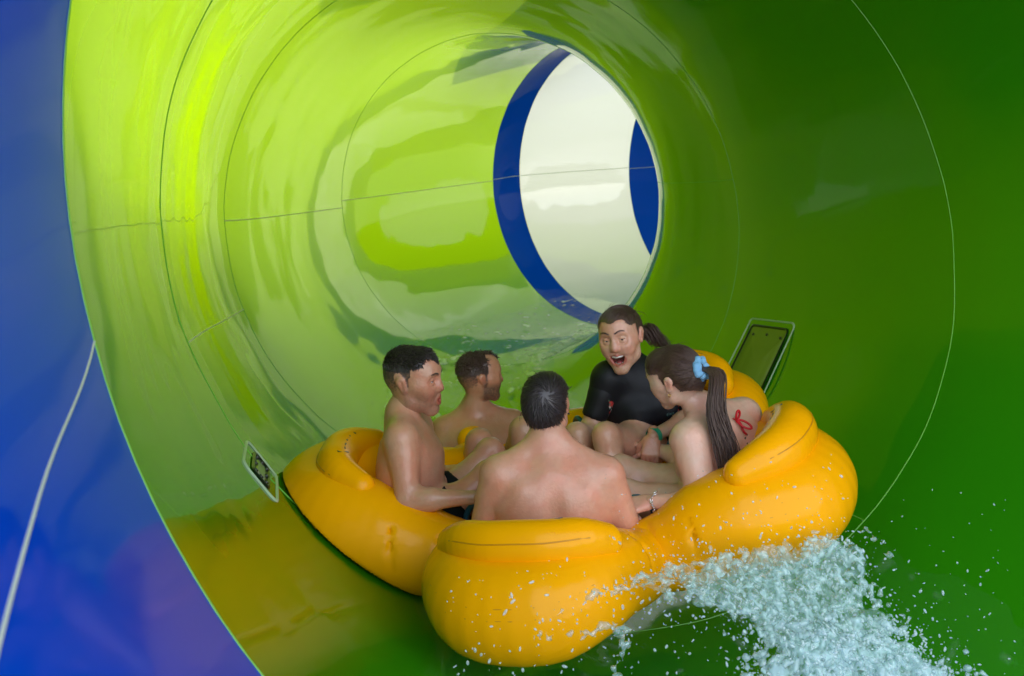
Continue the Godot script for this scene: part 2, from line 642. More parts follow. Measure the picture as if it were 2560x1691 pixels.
# out, sideways, up and thickness along each backrest
const BACKREST = [[[0.70, -0.215, 0.09, 0.047], [0.745, -0.15, 0.115, 0.060], [0.775, -0.07, 0.122, 0.065], [0.78, 0.02, 0.124, 0.066], [0.775, 0.10, 0.122, 0.065], [0.745, 0.185, 0.115, 0.060], [0.70, 0.245, 0.09, 0.047]],
	[[0.74, -0.20, 0.12, 0.05], [0.795, -0.14, 0.135, 0.066], [0.825, -0.07, 0.14, 0.074], [0.83, 0.0, 0.14, 0.078], [0.825, 0.07, 0.14, 0.078], [0.795, 0.15, 0.13, 0.072], [0.74, 0.215, 0.105, 0.056]],
	[[0.66, -0.20, 0.13, 0.05], [0.715, -0.14, 0.145, 0.066], [0.745, -0.07, 0.15, 0.072], [0.75, 0.0, 0.15, 0.074], [0.745, 0.07, 0.15, 0.074], [0.715, 0.15, 0.14, 0.07], [0.66, 0.215, 0.115, 0.056]],
	[[0.66, -0.20, 0.13, 0.05], [0.715, -0.14, 0.145, 0.066], [0.745, -0.07, 0.15, 0.072], [0.75, 0.0, 0.15, 0.074], [0.745, 0.07, 0.15, 0.074], [0.715, 0.15, 0.14, 0.07], [0.66, 0.215, 0.115, 0.056]],
	[[0.66, -0.20, 0.12, 0.05], [0.715, -0.14, 0.135, 0.064], [0.745, -0.07, 0.14, 0.07], [0.75, 0.0, 0.14, 0.07], [0.745, 0.07, 0.14, 0.07], [0.715, 0.14, 0.135, 0.064], [0.66, 0.20, 0.12, 0.05]]]

# a point of lobe i: outwards, sideways (clockwise seen from above), up
func lobe_at(i: int, out: float, side: float, up: float) -> Vector3:
	var a := 0.287 + deg_to_rad(90.0 - 72.0 * i)
	var d := RX * cos(a) + RZ * sin(a)
	var e := RX * sin(a) - RZ * cos(a)
	var drop: float = LOBE_DROP[i] * smooth(0.45, 0.85, out)
	return RC + d * (out + LOBE_OUT[i] * smooth(0.40, 0.75, out)) + e * side + RN * (up + drop)

# how far a point is outside the tube's wall: keeps soft vinyl from passing through it
func press_in(v: PackedVector3Array, gap: float):
	for i in v.size():
		var p := v[i]
		var s := clampf(-p.z - 1.7, -1.0, 3.0)
		var f: Array
		for it in 3:
			f = tube_frame(s)
			s += (p - (f[0] as Vector3)).dot(f[1])
		var q: Vector3 = p - f[0]
		q -= f[1] * q.dot(f[1])
		var over: float = q.length() - (f[4] - gap)
		if over > 0.0:
			v[i] = p - q.normalized() * over

func build_raft():
	var t := thing("inflatable_raft", "round orange inflatable family raft with five lobes and backrests, carrying five riders", "raft")
	for i in 5:
		var ctl := []
		for q in [[0.43, -0.33, 0.10], [0.53, -0.272, 0.118], [0.645, -0.215, 0.138], [0.76, -0.16, 0.147], [0.84, -0.075, 0.15],
				[0.84, 0.075, 0.15], [0.76, 0.16, 0.147], [0.645, 0.215, 0.138], [0.53, 0.272, 0.118], [0.43, 0.33, 0.10]]:
			ctl.append(v4(lobe_at(i, q[0], q[1], lerpf(-0.115, -0.03, smooth(0.45, 0.74, q[0]))), q[2] * [0.97, 1.10, 1.0, 1.0, 1.25][i]))
		var path := curve(ctl, 34)
		var bones := []
		for k in path.size() - 1:
			bones.append(bone(xyz(path[k]), xyz(path[k + 1]), path[k].w, path[k + 1].w, 0.002))
		# the folds of the slack skin at each waist
		var rnd := RandomNumberGenerator.new()
		rnd.seed = 40 + i
		for e in [0, 1]:
			for w in 2:
				var k: int = 1 + w * 4 if e == 0 else 32 - w * 4
				var c := xyz(path[k])
				var rr: float = path[k].w
				var tang := (xyz(path[k + 1]) - xyz(path[k - 1])).normalized()
				var outw := RN.cross(tang).normalized()
				if outw.dot(c - RC) < 0.0:
					outw = -outw
				var pts := []
				var a0 := rnd.randf_range(-0.1, 0.5)
				for m in 4:
					var a := a0 + m * 0.42
					pts.append(c + (outw * cos(a) + RN * sin(a)) * rr * 1.02 + tang * rnd.randf_range(-0.014, 0.014))
				for m in 3:
					bones.append(bone(pts[m], pts[m + 1], 0.001 + 0.002 * (m % 2), 0.002, 0.024 - 0.006 * w, -1))
		var d := flesh(bones, 0.0115)
		press_in(d.v, 0.012)
		var lobe := part("tube_lobe", arrays(d.v, face_normals(d.v, d.ix), d.ix), M.vinyl, t)
		# welded seams that run round the tube: low on the outside and below the backrest
		for ang in [-0.75, 0.42, 0.62]:
			var pts := PackedVector3Array()
			var ups := PackedVector3Array()
			for k in range(10, 24):
				var c := xyz(path[k])
				var tang := (xyz(path[k + 1]) - xyz(path[k - 1])).normalized()
				var outw := RN.cross(tang).normalized()
				if outw.dot(c - RC) < 0.0:
					outw = -outw
				var nrm := outw * cos(ang) + RN * sin(ang)
				pts.append(c + nrm * (path[k].w + 0.0002))
				ups.append(nrm)
			press_in(pts, 0.010)
			part("weld_seam", bead(pts, ups, 0.0024, 0.0012), M.vinyl_seam, lobe)
		# backrest: a fat cushion lying on the tube, its ends turned in along the lobe
		var bc := []
		for q in BACKREST[i]:
			bc.append(v4(lobe_at(i, q[0], q[1], q[2]), q[3]))
		var bp := curve(bc, 22)
		var cb := []
		for k in bp.size() - 1:
			cb.append(bone(xyz(bp[k]), xyz(bp[k + 1]), bp[k].w, bp[k + 1].w, 0.002, 1, RN, 1.12))
		var c2 := flesh(cb, 0.0085)
		press_in(c2.v, 0.012)
		var back := part("backrest", arrays(c2.v, face_normals(c2.v, c2.ix), c2.ix), M.vinyl, t)
		# the weld where cushion and tube meet, and the one over the cushion's face
		for row in [[0.93, -0.42, 0.0042, 0.0035], [0.86, 0.55, 0.0022, 0.0012]]:
			var sp := PackedVector3Array()
			var su := PackedVector3Array()
			for k in range(1, 21):
				var c := xyz(bp[k])
				var tang := (xyz(bp[k + 1]) - xyz(bp[k - 1])).normalized()
				var outw := RN.cross(tang).normalized()
				if outw.dot(c - RC) < 0.0:
					outw = -outw
				sp.append(c + outw * bp[k].w * row[0] + RN * bp[k].w * row[1] * 1.12)
				su.append((outw * row[0] + RN * row[1]).normalized())
			press_in(sp, 0.010)
			part("weld_seam", bead(sp, su, row[2], row[3]), M.vinyl_seam, back)
		if i == 0 or i == 1 or i == 4:
			print_letters(bp, back)
	# floor of the foot well
	var rows := []
	for r in 9:
		var row := PackedVector3Array()
		for k in 41:
			var a := TAU * k / 40.0
			var rad := 0.62 * r / 8.0
			row.append(RC + (RX * cos(a) + RZ * sin(a)) * rad + RN * (-0.115 + 0.02 * cos(rad * 9.0)))
		rows.append(row)
	part("raft_floor", grid_mesh(rows, true), M.vinyl, t)
	# a blue grab handle beside each seat
	for i in 5:
		for sd in [-1.0, 1.0]:
			var pts := []
			var rad := []
			for k in 13:
				var a := PI * k / 12.0
				pts.append(lobe_at(i, 0.36 + 0.055 * cos(a), sd * 0.2, -0.06 + 0.075 * sin(a)))
				rad.append(0.011)
			part("grab_handle", bar(pts, rad, 8), M.handle, t)

# the maker's worn black lettering along the inner top of a backrest
func print_letters(bp: Array, parent: Node3D):
	var word := "WHITE"
	var sf := SystemFont.new()
	sf.font_names = PackedStringArray(["Droid Sans"])
	sf.font_weight = 700
	for k in word.length() + 1:
		var u := 5.0 + k * 2.0
		var c := xyz(bp[int(u)]).lerp(xyz(bp[int(u) + 1]), 0.5)
		var tang := (xyz(bp[int(u) + 1]) - xyz(bp[int(u)])).normalized()
		var outw := RN.cross(tang).normalized()
		if outw.dot(c - RC) < 0.0:
			outw = -outw
		var n := (RN * 0.88 - outw * 0.48).normalized()
		var upv := n.cross(tang).normalized()
		if upv.dot(outw) > 0.0:
			upv = -upv
			tang = -tang
		var p: Vector3 = c + n * (bp[int(u)].w * 1.06)
		if k < word.length():
			var tm := TextMesh.new()
			tm.font = sf
			tm.text = word[word.length() - 1 - k] if tang.dot(xyz(bp[8]) - xyz(bp[5])) < 0.0 else word[k]
			tm.font_size = 32
			tm.pixel_size = 0.00115
			tm.depth = 0.002
			var o := part("letter", tm, M.print_ink, parent, p)
			o.basis = Basis(upv.cross(n), upv, n)
		else:
			var tri := PrismMesh.new()
			tri.size = Vector3(0.03, 0.045, 0.002)
			var o := part("printed_mark", tri, M.print_ink, parent, p)
			o.basis = Basis(upv.cross(n), upv, n)

# ---------------------------------------------------------------- people
# j: joints by name in metres; face: where the head looks; crown: which way its top points; q: build; o: options
func torso_axes(j: Dictionary) -> Array:
	var h: Vector3 = (j.hipL + j.hipR) * 0.5
	var s: Vector3 = (j.shL + j.shR) * 0.5
	var u := (s - h).normalized()
	var l: Vector3 = j.shL - j.shR
	l = (l - u * l.dot(u)).normalized()
	return [h, s, l, u, l.cross(u)]

func torso_bones(j: Dictionary, q: float, female := false) -> Array:
	var ax := torso_axes(j)
	var h: Vector3 = ax[0]
	var s: Vector3 = ax[1]
	var l: Vector3 = ax[2]
	var u: Vector3 = ax[3]
	var f: Vector3 = ax[4]
	var w := h.lerp(s, 0.42) - f * 0.012
	var c := h.lerp(s, 0.74) - f * 0.004
	var nb: Vector3 = j.neck
	var wide := 0.92 if female else 1.0
	var b := []
	b.append(bone(c - l * 0.062 * q * wide, c + l * 0.062 * q * wide, 0.112 * q, 0.112 * q, 0.06, 1, f, 0.88))
	b.append(bone(c - u * 0.04, w, 0.122 * q * wide, (0.098 if female else 0.112) * q, 0.07, 1, l, 1.16))
	b.append(bone(w, h + u * 0.03, (0.098 if female else 0.112) * q, 0.118 * q, 0.07, 1, l, 1.14))
	b.append(bone(j.hipL, j.hipR, 0.106 * q, 0.106 * q, 0.06))
	b.append(bone(j.hipL - f * 0.04 - u * 0.02, j.hipR - f * 0.04 - u * 0.02, 0.095 * q, 0.095 * q, 0.05))
	for sd in [["shL", 1.0], ["shR", -1.0]]:
		var sh: Vector3 = j[sd[0]]
		var o: Vector3 = l * sd[1]
		b.append(bone(nb + u * 0.012, sh + u * 0.006 - o * 0.012, 0.040 * q, 0.043 * q, 0.045))              # trapezius
		b.append(bone(s - o * 0.0 - u * 0.03, sh - o * 0.012 - u * 0.012, 0.072 * q, 0.06 * q, 0.05))          # upper chest and shoulder
		b.append(bone(sh - u * 0.10 - o * 0.035 - f * 0.01, w + o * 0.085 * q - f * 0.01, 0.052 * q, 0.036 * q, 0.06))   # side of the back
		b.append(bone(sh - u * 0.045 - o * 0.075 * q - f * 0.062 * q, sh - u * 0.135 - o * 0.065 * q - f * 0.066 * q, 0.034 * q, 0.027 * q, 0.032))   # shoulder blade
		if female:
			b.append(bone(s + o * 0.062 * q - u * 0.115 + f * 0.085 * q, s + o * 0.066 * q - u * 0.135 + f * 0.098 * q, 0.056 * q, 0.05 * q, 0.05))
		else:
			b.append(bone(s + o * 0.03 - u * 0.085 + f * 0.072 * q, sh - o * 0.05 - u * 0.075 + f * 0.045 * q, 0.042 * q, 0.04 * q, 0.045))
	b.append(bone(nb - u * 0.01, s - u * 0.06 - f * 0.02, 0.052 * q, 0.08 * q, 0.045))
	# the furrow of the spine
	b.append(bone(s - u * 0.02 - f * 0.125 * q, h.lerp(w, 0.4) - f * 0.138 * q, 0.008, 0.012, 0.06, -1))
	return b

func arm_bones(j: Dictionary, side: String, q: float, ax: Array, m: float = 1.0) -> Array:
	var sh: Vector3 = j["sh" + side]
	var el: Vector3 = j["el" + side]
	var wr: Vector3 = j["wr" + side]
	var o: Vector3 = ax[2] * (1.0 if side == "L" else -1.0)
	var b := []
	b.append(bone(sh + o * 0.006 - ax[3] * 0.006, sh.lerp(el, 0.32), 0.059 * q * m, 0.05 * q * m, 0.022))
	b.append(bone(sh.lerp(el, 0.1), el, 0.05 * q * m, 0.038 * q * m, 0.014))
	b.append(bone(sh.lerp(el, 0.35) + ax[4] * 0.008, sh.lerp(el, 0.7) + ax[4] * 0.006, 0.044 * q * m, 0.04 * q * m, 0.03))
	b.append(bone(el, el.lerp(wr, 0.35), 0.039 * q * m, 0.041 * q * m, 0.025))
	b.append(bone(el.lerp(wr, 0.25), wr, 0.04 * q * m, 0.025 * q, 0.025))
	return b

func sleeve_bones(j: Dictionary, side: String, q: float, ax: Array, share: float) -> Array:
	var sh: Vector3 = j["sh" + side]
	var el: Vector3 = j["el" + side]
	var o: Vector3 = ax[2] * (1.0 if side == "L" else -1.0)
	return [bone(sh + o * 0.006 - ax[3] * 0.006, sh.lerp(el, 0.32), 0.059 * q, 0.05 * q, 0.035), bone(sh.lerp(el, 0.1), sh.lerp(el, share), 0.05 * q, 0.042 * q, 0.03)]

func leg_bones(j: Dictionary, side: String, q: float, m: float = 1.0) -> Array:
	var hp: Vector3 = j["hip" + side]
	var kn: Vector3 = j["kn" + side]
	var an: Vector3 = j["an" + side]
	var bend := (kn - hp.lerp(an, 0.5)).normalized()        # the way the knee points
	var b := []
	b.append(bone(hp, hp.lerp(kn, 0.55), 0.092 * q * m, 0.074 * q * m, 0.05))
	b.append(bone(hp.lerp(kn, 0.4), kn, 0.077 * q * m, 0.052 * q, 0.04))
	b.append(bone(kn + bend * 0.006, kn.lerp(an, 0.06) + bend * 0.008, 0.048 * q, 0.045 * q, 0.02))
	b.append(bone(kn, kn.lerp(an, 0.35) - bend * 0.014, 0.047 * q, 0.05 * q * m, 0.03))
	b.append(bone(kn.lerp(an, 0.3) - bend * 0.01, an, 0.05 * q * m, 0.032 * q, 0.03))
	var heel: Vector3 = an - bend * 0.02 + (an - kn).normalized() * 0.03
	var toe: Vector3 = an + (bend - (an - kn).normalized() * bend.dot((an - kn).normalized())).normalized() * 0.14 + (an - kn).normalized() * 0.045
	b.append(bone(heel, an.lerp(toe, 0.45), 0.03 * q, 0.03 * q, 0.02))
	b.append(bone(an.lerp(toe, 0.35), toe, 0.034 * q, 0.02 * q, 0.02))
	return b

# dirv: along the hand, nrm: out of the palm, thumb: towards the thumb's side
func hand_bones(wr: Vector3, dirv: Vector3, nrm: Vector3, thumb: Vector3, q: float, curl: float) -> Array:
	var d := dirv.normalized()
	var t := (thumb - d * thumb.dot(d)).normalized()
	var n := (nrm - d * nrm.dot(d) - t * nrm.dot(t)).normalized()
	var b := []
	var size := [0.94, 1.0, 0.95, 0.78]
	b.append(bone(wr - d * 0.02, wr + d * 0.012, 0.0245 * q, 0.023 * q, 0.012, 1, n, 0.8))
	for i in 4:
		var off := 0.029 - 0.0195 * i
		var kn: Vector3 = wr + (d * (0.083 - 0.004 * absf(i - 1.0)) + t * off - n * 0.004) * q
		b.append(bone(wr + (d * 0.015 + t * off * 0.7) * q, kn, 0.0135 * q, 0.0115 * q, 0.012))
		var p: Vector3 = kn
		var ang := curl * (0.75 + 0.08 * i)
		var lens := [0.043, 0.027, 0.021]
		for s in 3:
			var dd := d * cos(ang) + n * sin(ang)
			var e: Vector3 = p + dd * lens[s] * size[i] * q
			b.append(bone(p, e, (0.0095 - 0.0009 * s) * q, (0.0088 - 0.0009 * s) * q, 0.004))
			p = e
			ang += curl * 0.85
	var th: Vector3 = wr + (d * 0.022 + t * 0.026 + n * 0.006) * q
	var dt := (d * 0.62 + t * 0.62 + n * 0.5).normalized()
	var k1: Vector3 = th + dt * 0.036 * q
	var d2 := (d * 0.85 + t * 0.1 + n * (0.4 + 0.4 * curl)).normalized()
	var k2: Vector3 = k1 + d2 * 0.03 * q
	b.append(bone(th, k1, 0.0155 * q, 0.012 * q, 0.01))
	b.append(bone(k1, k2, 0.0115 * q, 0.0105 * q, 0.004))
	b.append(bone(k2, k2 + (d2 + n * 0.3).normalized() * 0.024 * q, 0.0105 * q, 0.008 * q, 0.004))
	return b

# the head in its own axes (x to its left, y up, z forward), metres for a head 0.232 high
func head_bones(o: Dictionary) -> Array:
	var X := Vector3.RIGHT
	var b := []
	var jaw: float = o.get("jaw", 0.0)
	var fem: bool = o.get("female", false)
	b.append(bone(Vector3(0, 0.03, -0.026), Vector3(0, 0.026, 0.012), 0.092, 0.086, 0.02, 1, X, 0.86))
	b.append(bone(Vector3(0, 0.05, 0.03), Vector3(0, 0.01, 0.035), 0.062, 0.06, 0.03, 1, X, 0.98))
	b.append(bone(Vector3(0, -0.015, 0.034), Vector3(0, -0.055 - jaw * 0.3, 0.034), 0.058 if not fem else 0.0565, 0.05 if not fem else 0.046, 0.03, 1, X, 0.94))
	for s in [-1.0, 1.0]:
		var jw: float = 0.84 if fem else 1.0
		b.append(bone(Vector3(0.052 * s * jw, -0.03, -0.012), Vector3(0.046 * s * jw, -0.062 - jaw * 0.5, 0.004), 0.022, 0.02, 0.03))
		b.append(bone(Vector3(0.046 * s, -0.062 - jaw * 0.5, 0.004), Vector3(0.013 * s, -0.096 - jaw, 0.062 if not fem else 0.058), 0.02, 0.018 if not fem else 0.015, 0.03))
		b.append(bone(Vector3(0.043 * s, -0.012, 0.056), Vector3(0.052 * s, -0.006, 0.034), 0.022, 0.02, 0.03))
		b.append(bone(Vector3(0.03 * s, -0.045 - jaw * 0.2, 0.058), Vector3(0.028 * s, -0.06 - jaw * 0.6, 0.056), 0.024, 0.02, 0.03))
		if o.get("laugh", false):
			b.append(bone(Vector3(0.035 * s, -0.024, 0.071), Vector3(0.044 * s, -0.034, 0.058), 0.018, 0.018, 0.02))
	b.append(bone(Vector3(-0.006, -0.1 - jaw, 0.066), Vector3(0.006, -0.1 - jaw, 0.066), 0.0175, 0.0175, 0.025))
	b.append(bone(Vector3(-0.036, 0.028, 0.074), Vector3(0.036, 0.028, 0.074), 0.0125 if not fem else 0.006, 0.0125 if not fem else 0.006, 0.028))
	for s in [-1.0, 1.0]:
		b.append(bone(Vector3(0.025 * s, 0.009, 0.098), Vector3(0.038 * s, 0.009, 0.094), 0.0145, 0.0145, 0.02, -1))
		# lids: bars that follow the eyeball above and below the opening
		var ec := Vector3(0.0315 * s, 0.0075, 0.0750)
		for lid in [[0.66, 0.0026], [-0.56, 0.0022]]:
			for k in 5:
				var a0 := -1.0 + 0.4 * k
				var a1 := a0 + 0.4
				var e0: float = lid[0] * (1.0 - 0.5 * a0 * a0)
				var e1: float = lid[0] * (1.0 - 0.5 * a1 * a1)
				b.append(bone(ec + Vector3(sin(a0) * cos(e0), sin(e0), cos(a0) * cos(e0)) * 0.0135, ec + Vector3(sin(a1) * cos(e1), sin(e1), cos(a1) * cos(e1)) * 0.0135, lid[1], lid[1], 0.007))
	b.append(bone(Vector3(0, 0.022, 0.084), Vector3(0, -0.018, 0.102), 0.0075, 0.0105, 0.014))
	b.append(bone(Vector3(0, -0.024, 0.104), Vector3(0, -0.026, 0.102), 0.0115 if not fem else 0.0105, 0.0115 if not fem else 0.0105, 0.008))
	for s in [-1.0, 1.0]:
		b.append(bone(Vector3(0.0115 * s, -0.028, 0.094), Vector3(0.012 * s, -0.029, 0.088), 0.0085, 0.008, 0.007))
		b.append(bone(Vector3(0.006 * s, -0.037, 0.099), Vector3(0.0065 * s, -0.034, 0.094), 0.0032, 0.003, 0.003, -1))
	var lip: String = o.get("mouth", "closed")
	if lip == "laugh":
		b.append(bone(Vector3(-0.029, -0.0575, 0.092), Vector3(0.029, -0.0575, 0.092), 0.0072, 0.0072, 0.006, -1))
		b.append(bone(Vector3(-0.021, -0.067, 0.095), Vector3(0.021, -0.067, 0.095), 0.0115, 0.0115, 0.006, -1))
		b.append(bone(Vector3(-0.010, -0.079, 0.092), Vector3(0.010, -0.079, 0.092), 0.0145, 0.0145, 0.006, -1))
		b.append(bone(Vector3(-0.012, -0.066, 0.07), Vector3(0.012, -0.066, 0.07), 0.02, 0.02, 0.004, -1))
		for s in [-1.0, 1.0]:
			b.append(bone(Vector3(0, -0.0515, 0.0905), Vector3(0.034 * s, -0.0485, 0.076), 0.0046, 0.0034, 0.005))
			b.append(bone(Vector3(0, -0.0965, 0.083), Vector3(0.02 * s, -0.089, 0.078), 0.0056, 0.004, 0.005))
			b.append(bone(Vector3(0.02 * s, -0.089, 0.078), Vector3(0.034 * s, -0.0495, 0.074), 0.0038, 0.0034, 0.006))
	elif lip == "round":
		for k in 9:
			var a0 := TAU * k / 9.0
			var a1 := TAU * (k + 1) / 9.0
			b.append(bone(Vector3(cos(a0) * 0.0155, -0.068 + sin(a0) * 0.0135, 0.0935 - absf(cos(a0)) * 0.006), Vector3(cos(a1) * 0.0155, -0.068 + sin(a1) * 0.0135, 0.0935 - absf(cos(a1)) * 0.006), 0.0068, 0.0068, 0.007))
		b.append(bone(Vector3(0, -0.068, 0.105), Vector3(0, -0.068, 0.072), 0.0098, 0.010, 0.003, -1))
		b.append(bone(Vector3(0, -0.045, 0.082), Vector3(0, -0.05, 0.086), 0.012, 0.012, 0.014))
	else:
		for s in [-1.0, 1.0]:
			b.append(bone(Vector3(0, -0.0575, 0.0895), Vector3(0.023 * s, -0.061, 0.078), 0.0052, 0.003, 0.005))
			b.append(bone(Vector3(0, -0.069, 0.0885), Vector3(0.021 * s, -0.0645, 0.078), 0.006, 0.003, 0.005))
		b.append(bone(Vector3(-0.02, -0.0635, 0.094), Vector3(0.02, -0.0635, 0.094), 0.0022, 0.0022, 0.003, -1))
	for s in [-1.0, 1.0]:
		b.append(bone(Vector3(0.082 * s, 0.014, -0.018), Vector3(0.0795 * s, -0.018, -0.007), 0.0195, 0.0125, 0.005, 1, X, 0.42))
		b.append(bone(Vector3(0.094 * s, 0.012, -0.012), Vector3(0.091 * s, -0.010, -0.007), 0.0085, 0.006, 0.004, -1))
	return b

func placed(bones: Array, t: Transform3D, sc: float) -> Array:
	var out := []
	for b in bones:
		out.append([t * (b[0] * sc), t * (b[1] * sc), b[2] * sc, b[3] * sc, b[4] * sc, b[5], (t.basis * b[6]).normalized() if b[6] != Vector3.ZERO else b[6], b[7]])
	return out

func head_frame(j: Dictionary, face: Vector3, crown: Vector3) -> Transform3D:
	var z := face.normalized()
	var x := crown.cross(z).normalized()
	return Transform3D(Basis(x, z.cross(x), z), j.head)

# linear skin colour at a point of the head (in head axes): redder nose, cheeks, ears and lips, stubble, dark mouth
func face_tint(l: Vector3, base: Color, o: Dictionary) -> Color:
	var c := base
	var n := fine.get_noise_3d(l.x * 90.0, l.y * 90.0, l.z * 90.0)
	c = c * (1.0 + 0.07 * n)
	var red := 0.5 * exp(-pow(l.distance_to(Vector3(0, -0.024, 0.105)) / 0.018, 2.0))
	for s in [-1.0, 1.0]:
		red += 0.4 * exp(-pow(l.distance_to(Vector3(0.042 * s, -0.022, 0.066)) / 0.024, 2.0))
		red += 0.6 * exp(-pow(l.distance_to(Vector3(0.083 * s, 0.0, -0.014)) / 0.02, 2.0))
	c = c.lerp(Color(base.r * 0.98, base.g * 0.62, base.b * 0.60), clampf(red, 0.0, 1.0))
	for s in [-1.0, 1.0]:
		var u: float = (l.x * s - 0.012) / 0.04
		if u > -0.05 and u < 1.0 and l.z > 0.05:
			var by: float = 0.030 + o.get("brow", 0.0) + 0.006 * sin(u * PI * 0.8)
			c = c.lerp(Color(0.03, 0.02, 0.016), (0.55 if o.get("female", false) else 0.75) * smooth(0.0050, 0.0018, absf(l.y - by)) * smooth(1.0, 0.7, u))
	var st: float = o.get("stubble", 0.0)
	if st > 0.0:
		var m := smooth(-0.012, -0.05, l.y) * smooth(-0.03, 0.005, l.z)
		m = maxf(m, smooth(0.03, -0.03, l.y) * smooth(0.024, 0.004, absf(l.z + 0.0)) * smooth(0.05, 0.065, absf(l.x)))
		m *= 1.0 - 0.8 * exp(-pow(l.distance_to(Vector3(0, -0.065, 0.09)) / 0.014, 2.0))
		m *= clampf(1.0 - smooth(-0.1, -0.135, l.y) , 0.0, 1.0)
		c = c.lerp(Color(0.06, 0.04, 0.035), clampf(m * st * (0.85 + 0.5 * n), 0.0, 0.85))
	if o.has("fade"):
		# short clipped hair at the sides and back, thinning downwards
		var jl := l + Vector3(n, fine.get_noise_3d(l.y * 90.0, l.z * 90.0, 7.0), fine.get_noise_3d(l.z * 70.0, l.x * 70.0, 3.0)) * 0.008
		if hairy(jl, o) and l.z < 0.05 and absf(l.x) < 0.0775:
			c = c.lerp(o.fade, clampf(0.25 + 0.75 * smooth(-0.055, 0.05, l.y) + 0.5 * n, 0.1, 0.95))
	var lip := 0.0
	var kind: String = o.get("mouth", "closed")
	if kind == "laugh":
		var q := Vector2(l.x / 0.037, (l.y + 0.0715) / 0.0265)
		lip = smooth(1.02, 0.92, q.length()) * smooth(0.066, 0.072, l.z)
		if q.length() < 0.86:
			c = c.lerp(Color(0.16, 0.02, 0.02), 0.9 if l.z < 0.088 else 0.0)
	elif kind == "round":
		var q := Vector2(l.x / 0.021, (l.y + 0.068) / 0.019)
		lip = smooth(1.1, 0.9, q.length()) * smooth(0.075, 0.082, l.z)
		if q.length() < 0.55:
			c = Color(0.05, 0.012, 0.012)
	else:
		lip = smooth(1.15, 0.85, Vector2(l.x / 0.024, (l.y + 0.063) / 0.011).length()) * smooth(0.06, 0.07, l.z)
	c = c.lerp(Color(base.r * 0.78, base.g * 0.40, base.b * 0.42), clampf(lip * 0.85, 0.0, 1.0))
	return c

func body_tint(p: Vector3, base: Color) -> Color:
	var n := noise.get_noise_3d(p.x * 7.0, p.y * 7.0, p.z * 7.0)
	var m := fine.get_noise_3d(p.x * 40.0, p.y * 40.0, p.z * 40.0)
	var k := noise.get_noise_3d(p.x * 22.0, p.y * 22.0, p.z * 22.0)
	return Color(base.r * (1.0 + 0.05 * n + 0.06 * m + 0.05 * k), base.g * (1.0 - 0.16 * n + 0.10 * m - 0.06 * k), base.b * (1.0 - 0.18 * n + 0.11 * m - 0.08 * k))

# the person's one continuous body: trunk, limbs, hands and head
func body(j: Dictionary, face: Vector3, crown: Vector3, q: float, o: Dictionary, parent: Node3D) -> MeshInstance3D:
	var fem: bool = o.get("female", false)
	var ax := torso_axes(j)
	var hs: float = o.get("head", 0.95)
	var ht := head_frame(j, face, crown)
	var base: Color = o.skin
	var nb := bone(j.neck - ax[3] * 0.03, ht * (Vector3(0, -0.045, -0.022) * hs), (0.052 if not fem else 0.044) * hs, (0.053 if not fem else 0.045) * hs, 0.028)
	var all := torso_bones(j, q, fem) + arm_bones(j, "L", q, ax, o.get("arms", 1.0)) + arm_bones(j, "R", q, ax, o.get("arms", 1.0)) + leg_bones(j, "L", q, o.get("legs", 1.0)) + leg_bones(j, "R", q, o.get("legs", 1.0)) + [nb]
	var trunk := flesh(all, 0.0115)
	var head := flesh(placed(head_bones(o), ht, hs) + [nb], 0.0034, 0.0, [[-(ht.basis.y), -(ht * (Vector3(0, -0.155, 0) * hs)).dot(ht.basis.y)]])
	var lists := [trunk, head]
	var skin := PackedColorArray()
	for p in trunk.v:
		skin.append(body_tint(p, base))
	var inv := ht.affine_inverse()
	for p in head.v:
		skin.append(face_tint(inv * p / hs, body_tint(p, base), o))
	for sd in ["L", "R"]:
		var wr: Vector3 = j["wr" + sd]
		var fore: Vector3 = (wr - j["el" + sd]).normalized()
		var hd: Array = o.get("hand" + sd, [fore, Vector3.DOWN, ax[2] * (-1.0 if sd == "L" else 1.0), 0.8])
		var hand := flesh(hand_bones(wr, hd[0], hd[1], hd[2], q * 0.98, hd[3]), 0.0042)
		lists.append(hand)
		for p in hand.v:
			skin.append(body_tint(p, Color(base.r, base.g * 0.9, base.b * 0.88)))
	var d := joined(lists)
	wet_beads(trunk, parent, int(p_seed(j)))
	return part("body", solid(d, skin), M.skin, parent)

# a garment: the same bones, a little fatter, cut off by planes
func garment(called: String, bones: Array, grow: float, cuts: Array, m: Material, parent: Node3D, cell := 0.011) -> MeshInstance3D:
	var d := flesh(bones, cell, grow, cuts)
	return part(called, solid(d), m, parent)

func eyes(ht: Transform3D, hs: float, look: Vector3, parent: Node3D):
	for s in [-1.0, 1.0]:
		var c: Vector3 = ht * (Vector3(0.0315 * s, 0.0075, 0.0750) * hs)
		var ball := SphereMesh.new()
		ball.radius = 0.0127 * hs
		ball.height = 0.0254 * hs
		ball.radial_segments = 20
		ball.rings = 10
		var e := part("eye", ball, M.eye, parent, c)
		var iris := SphereMesh.new()
		iris.radius = 0.0072 * hs
		iris.height = 0.0144 * hs
		iris.radial_segments = 14
		iris.rings = 6
		part("iris", iris, M.iris, e, (ht.basis * look).normalized() * 0.0072 * hs)

